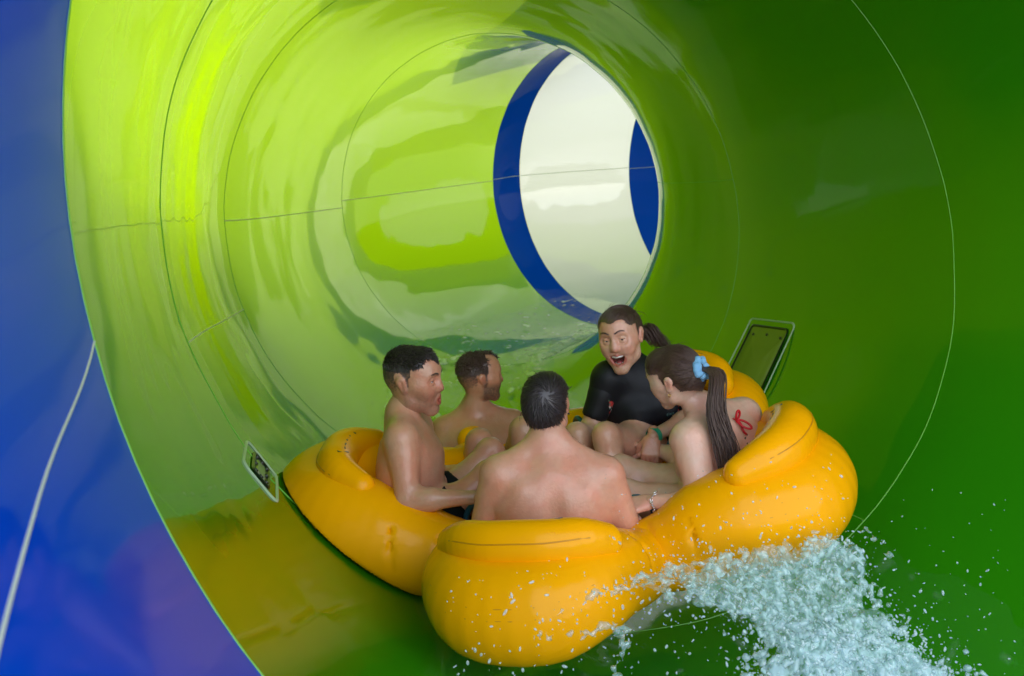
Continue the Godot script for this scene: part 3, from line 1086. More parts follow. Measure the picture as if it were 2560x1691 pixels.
func brows(ht: Transform3D, hs: float, m: Material, parent: Node3D, lift := 0.0, arch := 0.006):
	for s in [-1.0, 1.0]:
		var pts := []
		var rad := []
		for k in 7:
			var u := k / 6.0
			pts.append(ht * (Vector3(s * lerpf(0.013, 0.05, u), 0.0300 + lift + arch * sin(u * PI * 0.85), lerpf(0.1015, 0.0895, u * u)) * hs))
			rad.append(lerpf(0.0030, 0.0012, u) * hs)
		part("eyebrow", bar(pts, rad, 6), m, parent)
		var lp := []
		var lr := []
		for k in 7:
			var a := -0.95 + 1.9 * k / 6.0
			var e := 0.58 * (1.0 - 0.5 * a * a) - 0.10
			lp.append(ht * ((Vector3(0.0315 * s, 0.0075, 0.0750) + Vector3(sin(a) * cos(e), sin(e), cos(a) * cos(e)) * 0.0158) * hs))
			lr.append(0.0010 * hs)
		part("eyelashes", bar(lp, lr, 5), M.black, parent)

# ---- hair: a close cap over the skull and many separate locks
func scalp(ht: Transform3D, hs: float, grow: float, o: Dictionary) -> Dictionary:
	var X := Vector3.RIGHT
	var b := [bone(Vector3(0, 0.03, -0.026), Vector3(0, 0.026, 0.012), 0.092, 0.086, 0.02, 1, X, 0.86), bone(Vector3(0, 0.05, 0.03), Vector3(0, 0.01, 0.035), 0.062, 0.06, 0.03, 1, X, 0.98),
		bone(Vector3(0, -0.02, -0.05), Vector3(0, -0.07, -0.035), 0.062, 0.05, 0.04, 1, X, 0.95)]
	var d := flesh(placed(b, ht, hs), 0.0045, grow * hs)
	var inv := ht.affine_inverse()
	var keep := PackedInt32Array()
	for t in range(0, d.ix.size(), 3):
		var c: Vector3 = inv * ((d.v[d.ix[t]] + d.v[d.ix[t + 1]] + d.v[d.ix[t + 2]]) / 3.0) / hs
		if hairy(c, o) and c.y > o.get("cap_min", -1.0):
			keep.append_array([d.ix[t], d.ix[t + 1], d.ix[t + 2]])
	return {"v": d.v, "n": d.n, "ix": keep}

# where hair grows, in head axes
func hairy(l: Vector3, o: Dictionary) -> bool:
	var line: float = o.get("hairline", 0.078)
	var temple: float = o.get("temple", 0.012)
	if l.z > 0.018:
		var edge: float = line - 0.016 * smooth(0.0, 0.03, absf(l.x)) * o.get("recede", -0.6) - 0.03 * smooth(0.04, 0.07, absf(l.x))
		return l.y > edge and l.y > 0.03
	if l.z > -0.012:
		return l.y > lerpf(-0.012, 0.03, smooth(-0.004, 0.02, l.z)) or (l.z < 0.012 and l.y > -0.012 and o.get("sideburn", true))
	if l.z > -0.045 and absf(l.x) > 0.05 and l.y < 0.03:
		return l.y > lerpf(0.026, -0.036, smooth(-0.02, -0.05, l.z))
	return l.y > (o.get("nape", -0.09) as float) + 0.55 * absf(l.x)

# how far a point in head axes lies outside the skull
func skull_gap(l: Vector3) -> float:
	var d := 0.2
	for c in [[Vector3(0, 0.03, -0.026), Vector3(0, 0.026, 0.012), 0.092, 0.086, 0.86, 0.02], [Vector3(0, 0.05, 0.03), Vector3(0, 0.01, 0.035), 0.062, 0.06, 0.98, 0.03], [Vector3(0, -0.02, -0.05), Vector3(0, -0.07, -0.035), 0.062, 0.05, 0.95, 0.04]]:
		var pa: Vector3 = l - c[0]
		pa.x /= c[4]
		var ba: Vector3 = c[1] - c[0]
		var h := clampf(pa.dot(ba) / ba.length_squared(), 0.0, 1.0)
		var g: float = ((pa - ba * h).length() - lerpf(c[2], c[3], h)) * c[4]
		var k: float = c[5]
		var e := k - absf(g - d)
		d = minf(g, d) - (e * e / k * 0.25 if e > 0.0 else 0.0)
	return d

func lock_rows(v: PackedVector3Array, n: PackedVector3Array, ix: PackedInt32Array, pts: Array, r: float, ups: Vector3):
	var base := v.size()
	var m := pts.size()
	for i in m:
		var t: Vector3 = (pts[min(i + 1, m - 1)] - pts[max(i - 1, 0)]).normalized()
		var sd := t.cross(ups).normalized()
		var u := sd.cross(t)
		var rr := r * (1.0 - 0.82 * pow(float(i) / (m - 1), 2.0))
		for k in 4:
			var a := TAU * k / 4.0 + 0.5
			var w := sd * cos(a) + u * sin(a) * 0.6
			v.append(pts[i] + w * rr)
			n.append(w.normalized())
	for i in m - 1:
		for k in 4:
			var p := base + i * 4 + k
			var q := base + i * 4 + (k + 1) % 4
			ix.append_array([p, q, p + 4, q, q + 4, p + 4])

# style: "whorl", "crop", "curl" or "back" (combed to the point o.tie in head axes)
func hair(ht: Transform3D, hs: float, o: Dictionary, m: Material, parent: Node3D, style: String, count: int, seed_: int):
	var cap := scalp(ht, hs, o.get("cap", 0.004), o)
	var cap_part := part("hair", arrays(cap.v, cap.n, cap.ix), M.get(o.get("cap_mat", ""), m), parent)
	var rnd := RandomNumberGenerator.new()
	rnd.seed = seed_
	var inv := ht.affine_inverse()
	var v := PackedVector3Array()
	var n := PackedVector3Array()
	var ix := PackedInt32Array()
	var tris: int = cap.ix.size() / 3
	if tris == 0:
		return
	for c in count:
		var t := rnd.randi_range(0, tris - 1) * 3
		var root: Vector3 = (cap.v[cap.ix[t]] + cap.v[cap.ix[t + 1]] + cap.v[cap.ix[t + 2]]) / 3.0
		var nn: Vector3 = cap.n[cap.ix[t]]
		var l: Vector3 = inv * root / hs
		var ln: Vector3 = (inv.basis * nn).normalized()
		var dirl := Vector3.DOWN
		var length := 0.03
		var lift := 0.15
		var r := 0.0016
		var bend := Vector3.ZERO
		if style == "whorl":
			var w: Vector3 = l - Vector3(-0.022, 0.055, -0.10)
			var rad := (w - ln * w.dot(ln)).normalized()
			dirl = rad.rotated(ln, 1.0 * exp(-w.length() / 0.09)) + Vector3(0, -0.25, 0)
			length = rnd.randf_range(0.036, 0.062)
			if l.y < -0.01:
				length *= 0.75
			lift = 0.16
			r = rnd.randf_range(0.0010, 0.0021)
		elif style == "crop":
			var top := smooth(0.055, 0.085, l.y)
			dirl = Vector3(rnd.randf_range(-0.3, 0.3), 0.0, 0.7).lerp(Vector3(0, -1, -0.2), 1.0 - top)
			length = lerpf(0.007, rnd.randf_range(0.014, 0.027), top)
			lift = lerpf(0.35, 1.0, top) + rnd.randf_range(-0.2, 0.3)
			r = lerpf(0.0008, 0.0019, top)
			if l.z > 0.055:
				dirl = Vector3(rnd.randf_range(-0.6, 0.6), -0.4, 0.5)
				lift = 0.5
				length *= 0.7
		elif style == "curl":
			var top := smooth(0.03, 0.08, l.y)
			dirl = Vector3(rnd.randf_range(-1, 1), rnd.randf_range(-0.6, 0.6), rnd.randf_range(-1, 1)).lerp(Vector3(0, -1, -0.5), 1.0 - top)
			length = lerpf(0.01, rnd.randf_range(0.02, 0.034), top)
			lift = lerpf(0.3, 0.75, top)
			r = lerpf(0.0009, 0.0019, top)
			bend = Vector3(rnd.randf_range(-1, 1), rnd.randf_range(-1, 1), rnd.randf_range(-1, 1)) * 0.9 * top
		else:
			dirl = ((o.tie as Vector3) - l).normalized().lerp(Vector3(o.get("part", 0.0), 1.0, -0.35), smooth(-0.03, 0.07, l.z) * 0.9)
			length = minf(((o.tie as Vector3) - l).length() * 0.95, rnd.randf_range(0.05, 0.085))
			lift = 0.0
			r = rnd.randf_range(0.0008, 0.0017)
		if style == "whorl" and absf(l.x) > 0.05 and l.z > -0.06 and l.y < 0.045:
			length *= 0.4
		dirl = (dirl - ln * dirl.dot(ln)).normalized()
		if rnd.randf() < 0.014 and style != "crop":
			lift += 0.5
		var jit := Vector3(rnd.randf_range(-1, 1), rnd.randf_range(-1, 1), rnd.randf_range(-1, 1)) * (0.05 if style == "back" else 0.24)
		var dw := (ht.basis * (dirl + jit)).normalized()
		var pts := []
		var p := root - nn * 0.001
		var steps := 5
		for s in steps + 1:
			pts.append(p)
			var u := float(s) / steps
			var step := (dw + nn * lift * (1.0 - 1.5 * u) + (ht.basis * bend) * u).normalized()
			p += step * length * hs / steps
			# keep to the skull, and let each lock rise from it only a little
			if (style == "back" or style == "whorl" or l.y < 0.05) and lift < 0.45:
				var q: Vector3 = inv * p / hs
				var outd := (q - Vector3(0, 0.02, -0.01)).normalized()
				if q.y > -0.06 and s < steps:
					var dd := skull_gap(q)
					var low: float = o.get("cap", 0.004) + 0.0006
					q += outd * (clampf(dd, low, low + (0.002 if style == "back" else 0.003 + 0.006 * u)) - dd)
					p = ht * (q * hs)
		lock_rows(v, n, ix, pts, r * hs, nn)
	part("hair_locks", arrays(v, n, ix), m, cap_part)

# a fall of long wet locks that follow points, spread growing to the tips
func long_hair(called: String, path: Array, spread: Array, count: int, m: Material, parent: Node3D, seed_: int, r := 0.0028, curl := 0.0, sidew := Vector3.RIGHT, outw := Vector3.BACK):
	var rnd := RandomNumberGenerator.new()
	rnd.seed = seed_
	var v := PackedVector3Array()
	var n := PackedVector3Array()
	var ix := PackedInt32Array()
	for c in count:
		var a := rnd.randf_range(-1, 1)
		var b := rnd.randf_range(-1, 1)
		var len_ := rnd.randf_range(0.62, 1.0) if c > count / 5 else 1.0
		var ph := rnd.randf_range(0, TAU)
		var pts := []
		var steps := 14
		for s in steps + 1:
			var u := float(s) / steps * len_ * (path.size() - 1)
			var k: int = min(int(u), path.size() - 2)
			var c0: Vector3 = path[k]
			var pm: Vector3 = path[max(k - 1, 0)]
			var pn: Vector3 = path[min(k + 2, path.size() - 1)]
			var p: Vector3 = c0.cubic_interpolate(path[k + 1], pm, pn, u - k)
			var w := lerpf(spread[k], spread[k + 1], u - k)
			p += sidew * (a * w + 0.25 * w * sin(u * 2.1 + ph)) + outw * (b * w * 0.45)
			if curl > 0.0:
				p += (sidew * cos(u * 6.0 + ph) + outw * sin(u * 6.0 + ph)) * curl
			pts.append(p)
		lock_rows(v, n, ix, pts, r * rnd.randf_range(0.5, 1.1), outw)
	return part(called, arrays(v, n, ix), m, parent)

func p_seed(j: Dictionary) -> float:
	return absf(j.head.x * 1000.0) + absf(j.head.z * 100.0)

# beads of water left on the skin
func wet_beads(trunk: Dictionary, parent: Node3D, seed_: int):
	var rnd := RandomNumberGenerator.new()
	rnd.seed = seed_
	var ball := SphereMesh.new()
	ball.radius = 1.0
	ball.height = 2.0
	ball.radial_segments = 8
	ball.rings = 5
	var mm := MultiMesh.new()
	mm.transform_format = MultiMesh.TRANSFORM_3D
	mm.mesh = ball
	mm.instance_count = 260
	for i in 260:
		var k := rnd.randi_range(0, trunk.v.size() - 1)
		var r := lerpf(0.0010, 0.0026, pow(rnd.randf(), 2.0))
		mm.set_instance_transform(i, Transform3D(Basis.from_scale(Vector3(r, r, r)), trunk.v[k] + trunk.n[k] * r * 0.3))
	var mi := MultiMeshInstance3D.new()
	mi.name = "water_beads"
	mi.multimesh = mm
	mi.material_override = M.bead_drop
	mi.set_meta("kind", "stuff")
	parent.add_child(mi, true)

func build_people():
	man_in_front()
	man_on_the_left()
	man_at_the_back()
	woman_in_black()
	woman_in_red()

func man_in_front():
	var t := thing("person", "bare-backed dark-haired man seen from behind in the nearest lobe of the raft", "person")
	var j := {"head": Vector3(0.095, -0.664, -2.383), "neck": Vector3(0.090, -0.762, -2.331), "shL": Vector3(-0.074, -0.845, -2.290), "shR": Vector3(0.259, -0.872, -2.284), "elL": Vector3(-0.150, -1.062, -2.290), "elR": Vector3(0.328, -1.085, -2.262), "wrL": Vector3(-0.079, -1.146, -2.516), "wrR": Vector3(0.240, -1.185, -2.479), "hipL": Vector3(0.003, -1.217, -2.279), "hipR": Vector3(0.157, -1.235, -2.276), "knL": Vector3(-0.030, -1.036, -2.654), "knR": Vector3(0.212, -1.055, -2.650), "anL": Vector3(-0.021, -1.19, -2.895), "anR": Vector3(0.159, -1.20, -2.893)}
	var o := {"skin": Color(0.62, 0.29, 0.18), "head": 0.86, "nape": -0.078, "stubble": 0.35, "cap": 0.0015}
	var face := Vector3(0.28, -0.10, -0.95)
	var bd := body(j, face, Vector3(-0.03, 1, 0.0), 0.98, o, t)
	var ht := head_frame(j, face, Vector3(-0.03, 1, 0))
	eyes(ht, 0.86, Vector3(0, 0, 1), t)
	brows(ht, 0.86, M.hair_dark, t)
	hair(ht, 0.86, o, M.hair_dark, t, "whorl", 2400, 11)
	shorts(j, 0.98, M.shorts_navy, t)
	var stud := SphereMesh.new()
	stud.radius = 0.0035
	stud.height = 0.007
	part("ear_stud", stud, M.black, t, ht * (Vector3(-0.083, -0.032, -0.004) * 0.86))
	moles(bd, j, [[0.055, 0.16], [0.10, 0.24], [-0.09, 0.19], [0.02, 0.30], [0.035, 0.31], [0.075, 0.335], [-0.05, 0.13], [-0.085, 0.34], [0.06, 0.385], [-0.02, 0.22]], t)

# the point of the back that lies so far to the person's right and below the shoulders
func on_back(b: MeshInstance3D, j: Dictionary, right: float, down: float) -> Vector3:
	var ax := torso_axes(j)
	var want: Vector3 = ax[1] - ax[2] * right - ax[3] * down
	var best: Vector3 = want
	var far := -1e9
	var v: PackedVector3Array = b.mesh.surface_get_arrays(0)[Mesh.ARRAY_VERTEX]
	for p in v:
		var d := p - want
		if absf(d.dot(ax[2])) < 0.009 and absf(d.dot(ax[3])) < 0.009:
			var out := -d.dot(ax[4])
			if out > far and out < 0.3:
				far = out
				best = p
	return best

func moles(b: MeshInstance3D, j: Dictionary, list: Array, parent: Node3D):
	for m in list:
		var s := SphereMesh.new()
		s.radius = 0.0044
		s.height = 0.0070
		s.radial_segments = 8
		s.rings = 4
		part("mole", s, M.mole, parent, on_back(b, j, m[0], m[1]))

func shorts(j: Dictionary, q: float, m: Material, parent: Node3D, share := 0.5, called := "swim_shorts", legs := 1.0):
	for sd in ["L", "R"]:
		var hp: Vector3 = j["hip" + sd]
		var kn: Vector3 = j["kn" + sd]
		var d := (kn - hp).normalized()
		var b := [bone(hp, hp.lerp(kn, 0.55), 0.092 * q * legs, 0.074 * q * legs, 0.05), bone(hp.lerp(kn, 0.4), kn, 0.077 * q * legs, 0.052 * q, 0.04), bone(j.hipL, j.hipR, 0.106 * q, 0.106 * q, 0.06)]
		garment(called, b, 0.010, [[d, hp.lerp(kn, share).dot(d)]], m, parent)

func man_on_the_left():
	var t := thing("person", "bare-chested man with cropped dark hair and open mouth sitting in the left lobe", "person")
	var j := {"head": Vector3(-0.368, -0.622, -2.715), "neck": Vector3(-0.428, -0.743, -2.711), "shR": Vector3(-0.413, -0.785, -2.555), "shL": Vector3(-0.395, -0.831, -2.854), "elR": Vector3(-0.403, -0.987, -2.475), "elL": Vector3(-0.349, -1.08, -2.893), "wrR": Vector3(-0.166, -0.985, -2.454), "wrL": Vector3(-0.157, -1.02, -2.857), "hipR": Vector3(-0.416, -1.199, -2.567), "hipL": Vector3(-0.411, -1.238, -2.729), "knR": Vector3(-0.125, -0.983, -2.651), "knL": Vector3(-0.120, -0.962, -2.852), "anR": Vector3(0.0, -1.20, -2.672), "anL": Vector3(0.03, -1.20, -2.802)}
	var o := {"skin": Color(0.61, 0.285, 0.175), "head": 0.99, "mouth": "round", "jaw": 0.008, "stubble": 0.42, "cap": 0.001, "cap_min": 0.05, "fade": Color(0.07, 0.05, 0.042), "recede": -1.2, "hairline": 0.072, "nape": -0.06}
	var face := Vector3(0.95, -0.06, 0.30)
	var crown := Vector3(0.04, 1, 0.04)
	body(j, face, crown, 0.95, o, t)
	var ht := head_frame(j, face, crown)
	eyes(ht, 0.99, Vector3(0.1, 0.05, 1), t)
	brows(ht, 0.99, M.hair_dark, t, 0.004)
	hair(ht, 0.99, o, M.hair_dark, t, "crop", 2000, 12)
	shorts(j, 0.95, M.shorts_print, t, 0.62)

func man_at_the_back():
	var t := thing("person", "bearded man with curly hair looking away behind the man on the left", "person")
	var j := {"head": Vector3(-0.158, -0.795, -3.420), "neck": Vector3(-0.198, -0.936, -3.431), "shR": Vector3(-0.345, -1.02, -3.398), "shL": Vector3(-0.025, -1.025, -3.437), "elR": Vector3(-0.375, -1.187, -3.276), "elL": Vector3(0.048, -1.177, -3.269), "wrR": Vector3(-0.219, -1.194, -3.113), "wrL": Vector3(0.034, -1.099, -3.056), "hipR": Vector3(-0.265, -1.375, -3.233), "hipL": Vector3(-0.095, -1.390, -3.251), "knR": Vector3(-0.165, -0.957, -2.964), "knL": Vector3(0.015, -0.935, -3.006), "anR": Vector3(-0.197, -1.24, -2.818), "anL": Vector3(-0.003, -1.24, -2.857)}
	var o := {"skin": Color(0.57, 0.27, 0.155), "head": 0.94, "stubble": 0.85, "cap": 0.002, "cap_min": 0.03, "fade": Color(0.06, 0.045, 0.038), "recede": -2.4, "hairline": 0.082, "nape": -0.06, "arms": 1.06}
	var face := Vector3(0.93, -0.03, -0.32)
	var crown := Vector3(-0.04, 1, 0.0)
	body(j, face, crown, 1.0, o, t)
	var ht := head_frame(j, face, crown)
	eyes(ht, 0.94, Vector3(0, 0, 1), t)
	brows(ht, 0.94, M.hair_brown, t)
	hair(ht, 0.94, o, M.hair_brown, t, "curl", 1500, 13)
	shorts(j, 1.0, M.shorts_navy, t)

func woman_in_black():
	var t := thing("person", "laughing woman in a black short-sleeved rash vest facing the camera", "person")
	var j := {"head": Vector3(0.430, -0.573, -2.965), "neck": Vector3(0.486, -0.718, -3.042), "shR": Vector3(0.374, -0.732, -2.985), "shL": Vector3(0.641, -0.774, -3.076), "elR": Vector3(0.285, -0.933, -2.964), "elL": Vector3(0.716, -0.909, -2.952), "wrR": Vector3(0.278, -1.066, -2.828), "wrL": Vector3(0.502, -0.921, -2.761), "hipR": Vector3(0.464, -1.133, -3.127), "hipL": Vector3(0.602, -1.130, -3.087), "knR": Vector3(0.225, -0.925, -2.850), "knL": Vector3(0.325, -0.900, -2.745), "anR": Vector3(0.186, -1.24, -2.737), "anL": Vector3(0.330, -1.236, -2.640)}
	var o := {"skin": Color(0.66, 0.34, 0.22), "head": 1.0, "mouth": "laugh", "part": 0.5, "brow": 0.007, "laugh": true, "jaw": 0.012, "female": true, "cap": 0.003, "tie": Vector3(0.03, -0.02, -0.10), "hairline": 0.076, "sideburn": false, "legs": 1.22, "nape": -0.07}
	o["handL"] = [Vector3(-0.25, -0.8, 0.45), Vector3(-0.2, -0.5, -0.85), Vector3(-0.9, 0.1, -0.2), 0.75]
	var face := Vector3(-0.42, -0.02, 0.90)
	var crown := Vector3(-0.17, 1, 0.06)
	body(j, face, crown, 0.92, o, t)
	var ht := head_frame(j, face, crown)
	var hs := 1.0
	eyes(ht, hs, Vector3(0.22, 0.12, 1), t)
	brows(ht, hs, M.hair_brown, t, 0.006, 0.010)
	hair(ht, hs, o, M.hair_brown, t, "back", 2600, 14)
	# teeth and tongue
	for row in [[-0.0575, 0.0875, 0.0066, 0.027], [-0.0895, 0.0785, 0.0045, 0.016]]:
		var pts := []
		var rad := []
		for k in 9:
			var u := lerpf(-1.0, 1.0, k / 8.0)
			pts.append(ht * (Vector3(u * row[3], row[0] + (0.003 if row[0] > -0.07 else 0.006) * u * u, row[1] - 0.014 * u * u) * hs))
			rad.append(row[2] * (1.0 - 0.35 * u * u) * hs * 0.75)
		part("teeth", bar(pts, rad, 8), M.teeth, t)
	var tg := flesh(placed([bone(Vector3(0, -0.082, 0.055), Vector3(0, -0.083, 0.072), 0.013, 0.011, 0.01, 1, Vector3.UP, 0.55)], ht, hs), 0.003)
	part("tongue", solid(tg), M.tongue, t)
	# curly pony tail at the nape
	var p0: Vector3 = ht * Vector3(0.035, -0.015, -0.098)
	long_hair("curly_ponytail", [p0, p0 + Vector3(0.05, 0.005, 0.01), p0 + Vector3(0.10, -0.03, 0.03), p0 + Vector3(0.14, -0.075, 0.05)], [0.012, 0.032, 0.034, 0.02], 120, M.hair_brown, t, 5, 0.0022, 0.012, Vector3(0, 1, 0), Vector3(0, 0, 1))
	# loose strand over the chest
	var pts2 := []
	var r2 := []
	for k in 12:
		var a := lerpf(-0.5, 2.6, k / 11.0)
		pts2.append(ht * Vector3(0.05, -0.02, -0.03) + Vector3(0.075 - 0.06 * sin(a), -0.07 - 0.045 * k / 11.0 * 2.0, 0.17 + 0.03 * cos(a)))
		r2.append(0.0012)
	part("loose_strand", bar(pts2, r2, 5), M.hair_brown, t)
	# rash vest: trunk and sleeves to above the elbow
	var ax := torso_axes(j)
	var tb := torso_bones(j, 0.92, true)
	var nb := bone(j.neck - ax[3] * 0.03, ht * Vector3(0, -0.06, -0.024), 0.047, 0.047, 0.035)
	var d := flesh(tb + [nb] + sleeve_bones(j, "L", 0.92, ax, 0.3) + sleeve_bones(j, "R", 0.92, ax, 0.3), 0.0105, 0.007, [[ax[3], (j.neck + ax[3] * 0.078).dot(ax[3])], [-ax[3], -(ax[0] as Vector3 + ax[3] * 0.03).dot(ax[3])]])
	var vest := part("rash_vest", solid(d), M.neoprene, t)
	for sd in ["L", "R"]:
		var sh: Vector3 = j["sh" + sd]
		var el: Vector3 = j["el" + sd]
		var dv := (el - sh).normalized()
		garment("sleeve", arm_bones(j, sd, 0.92, ax), 0.0075, [[dv, sh.lerp(el, 0.8).dot(dv)]], M.neoprene, vest, 0.009)
		# flowered side panel and cuff
		var pn := flesh(arm_bones(j, sd, 0.92, ax), 0.008, 0.0085, [[dv, sh.lerp(el, 0.76).dot(dv)], [-dv, -sh.lerp(el, 0.36).dot(dv)], [ax[2] * (1.0 if sd == "L" else -1.0), (sh.lerp(el, 0.5) - ax[2] * (0.012 if sd == "L" else -0.012)).dot(ax[2] * (1.0 if sd == "L" else -1.0))]])
		part("flowered_panel", solid(pn, flowers(pn)), M.print_cloth, vest)
	var o2: Vector3 = ax[2]
	var sp := flesh(tb, 0.009, 0.0085, [[-o2, -((ax[1] as Vector3) + o2 * 0.085).dot(o2)], [-ax[3], -(ax[0] as Vector3 + ax[3] * 0.12).dot(ax[3])], [ax[3], (ax[1] as Vector3 - ax[3] * 0.12).dot(ax[3])]])
	part("flowered_panel", solid(sp, flowers(sp)), M.print_cloth, vest)
	# small maker's lettering on the chest, as in the photograph
	var tm := TextMesh.new()
	var sf := SystemFont.new()
	sf.font_names = PackedStringArray(["Droid Sans"])
	tm.font = sf
	tm.text = "Blaxx"
	tm.font_size = 16
	tm.pixel_size = 0.0009
	tm.depth = 0.001
	var lt := part("lettering", tm, M.lettering, vest)
	var fdir: Vector3 = ax[4]
	lt.basis = Basis(ax[2], ax[3], fdir)
	lt.position = (ax[1] as Vector3) + ax[2] * 0.05 - ax[3] * 0.12 + fdir * 0.149
	shorts(j, 0.92, M.neoprene, t, 0.3, "swim_shorts", 1.22)
	# wrist band
	band(j.elL, j.wrL, 0.97, 0.030, 0.012, M.wristband, t, "wristband")

func flowers(d: Dictionary) -> PackedColorArray:
	var out := PackedColorArray()
	for p in d.v:
		var n := noise.get_noise_3d(p.x * 26.0, p.y * 26.0, p.z * 26.0)
		var m := fine.get_noise_3d(p.x * 34.0 + 5.0, p.y * 34.0, p.z * 34.0)
		var c := Color(0.01, 0.01, 0.012)
		if n > 0.16:
			c = Color(0.55, 0.05, 0.04)
		elif m > 0.12:
			c = Color(0.62, 0.60, 0.55)
		elif m < -0.3:
			c = Color(0.10, 0.16, 0.10)
		out.append(c)
	return out

# a ring round a forearm
func band(el: Vector3, wr: Vector3, share: float, r: float, wide: float, m: Material, parent: Node3D, called: String):
	var c := el.lerp(wr, share)
	var d := (wr - el).normalized()
	var s := d.cross(Vector3.UP).normalized()
	var u := s.cross(d)
	var rows := []
	for e in [[-wide, 0.0], [-wide * 0.8, 0.0018], [wide * 0.8, 0.0018], [wide, 0.0]]:
		var row := PackedVector3Array()
		for k in 25:
			var a := TAU * k / 24.0
			row.append(c + d * e[0] + (s * cos(a) + u * sin(a)) * (r + e[1]))
		rows.append(row)
	part(called, grid_mesh(rows, true), m, parent)

func woman_in_red():
	var t := thing("person", "woman with a long wet ponytail and red bikini leaning forward in the right lobe", "person")
	var j := {"head": Vector3(0.535, -0.632, -2.494), "neck": Vector3(0.625, -0.746, -2.482), "shL": Vector3(0.545, -0.800, -2.353), "shR": Vector3(0.785, -0.800, -2.567), "elL": Vector3(0.560, -0.982, -2.224), "elR": Vector3(0.622, -0.995, -2.666), "wrL": Vector3(0.404, -0.985, -2.302), "wrR": Vector3(0.511, -0.972, -2.760), "hipL": Vector3(0.622, -1.102, -2.373), "hipR": Vector3(0.740, -1.113, -2.498), "knL": Vector3(0.348, -1.027, -2.486), "knR": Vector3(0.365, -1.005, -2.668), "anL": Vector3(0.543, -1.139, -2.374), "anR": Vector3(0.423, -1.163, -2.542)}
	var o := {"skin": Color(0.70, 0.40, 0.28), "head": 0.87, "female": true, "cap": 0.003, "tie": Vector3(0.0, 0.018, -0.118), "hairline": 0.07, "nape": -0.075, "arms": 1.12, "legs": 0.98}
	o["handL"] = [Vector3(-0.9, -0.25, -0.2), Vector3(-0.1, -0.9, -0.1), Vector3(-0.2, 0.3, -0.9), 1.25]
	var face := Vector3(-0.74, -0.24, -0.62)
	var crown := Vector3(-0.2, 0.97, 0.06)
	var bd := body(j, face, crown, 0.92, o, t)
	var ht := head_frame(j, face, crown)
	var hs := 0.87
	eyes(ht, hs, Vector3(0, 0, 1), t)
	brows(ht, hs, M.hair_brown, t)
	hair(ht, hs, o, M.hair_brown, t, "back", 3000, 15)
	var tie: Vector3 = ht * (Vector3(0.0, 0.018, -0.122) * hs)
	# scrunchie: a lumpy ring of pale blue cloth
	var axis := (ht.basis * Vector3(0, 0.2, -1)).normalized()
	var s1 := axis.cross(Vector3.UP).normalized()
	var s2 := s1.cross(axis)
	var sb := []
	for k in 14:
		var a := TAU * k / 14.0
		var c: Vector3 = tie + (s1 * cos(a) + s2 * sin(a)) * 0.027 + axis * (0.008 * sin(k * 2.7))
		sb.append(bone(c, c + (s1 * cos(a) + s2 * sin(a)) * 0.006, 0.013 + 0.004 * sin(k * 1.9), 0.011, 0.008))
	part("scrunchie", solid(flesh(sb, 0.0035)), M.scrunchie, t)
	# pony tail down the back
	var w := [tie, tie + axis * 0.03 + Vector3(0.02, -0.025, 0.02), Vector3(0.628, -0.70, -2.33), Vector3(0.644, -0.80, -2.29), Vector3(0.655, -0.90, -2.265), Vector3(0.668, -0.99, -2.262)]
	long_hair("ponytail", w, [0.012, 0.024, 0.032, 0.036, 0.04, 0.034], 150, M.hair_brown, t, 6, 0.0034, 0.0, Vector3(0.85, 0.1, -0.5), Vector3(0.5, 0.0, 0.85))
	# bikini: the bottom, its string, the neck string tied in a bow
	var ax := torso_axes(j)
	var tb := torso_bones(j, 0.92, true)
	var hd: Vector3 = ax[0]
	garment("bikini_bottom", tb, 0.004, [[ax[3], (hd + ax[3] * 0.045).dot(ax[3])]], M.red_cloth, t, 0.010)
	var nk := on_back(bd, j, 0.0, -0.03)
	for lp in [[Vector3(-0.1, 1.0, 0.0), 0.034], [Vector3(0.75, -0.55, 0.35), 0.045], [Vector3(0.5, -0.9, 0.2), 0.0]]:
		var pts := []
		var rad := []
		var kn: Vector3 = nk - ax[4] * 0.006
		var d0: Vector3 = (lp[0] as Vector3).normalized()
		var sd: Vector3 = d0.cross(ax[4]).normalized()
		for k in 15:
			var a := TAU * k / 14.0
			if lp[1] > 0.0:
				pts.append(kn + d0 * lp[1] * 0.5 * (1.0 - cos(a)) + sd * 0.011 * sin(a) - ax[4] * 0.012 * sin(a * 0.5))
			else:
				pts.append(kn + d0 * 0.055 * k / 14.0 + sd * 0.004 * sin(a) - ax[4] * 0.004)
			rad.append(0.0040)
		part("bikini_bow", bar(pts, rad, 6), M.red_cloth, t)
	for sd in ["L", "R"]:
		var pts := []
		var rad := []
		for k in 9:
			var u := k / 8.0
			var sh: Vector3 = j["sh" + sd]
			pts.append(nk.lerp((j.neck as Vector3).lerp(sh, 0.35) + ax[3] * 0.05, u) + ax[4] * 0.07 * u * u)
			rad.append(0.003)
		part("bikini_string", bar(pts, rad, 6), M.red_cloth, t)
	# a line of fine dark lettering tattooed down the spine: thin strokes of ink on the skin
	for k in 13:
		var c := on_back(bd, j, 0.012 + 0.003 * sin(k * 1.7), 0.015 + 0.0115 * k)
		var st := part("tattoo_stroke", box(Vector3(0.004 + 0.004 * absf(sin(k * 2.3)), 0.0035 + 0.003 * absf(cos(k * 1.3)), 0.002)), M.print_ink, t, c)
		st.basis = Basis(ax[2], ax[3], ax[4]).rotated(ax[4], 0.5 * sin(k * 1.9))
	# silver chain bracelet
	var el: Vector3 = j.elL
	var wr: Vector3 = j.wrL
	var d := (wr - el).normalized()
	var s := d.cross(Vector3.UP).normalized()
	var u2 := s.cross(d)
	var br := thing_part("bracelet", t)
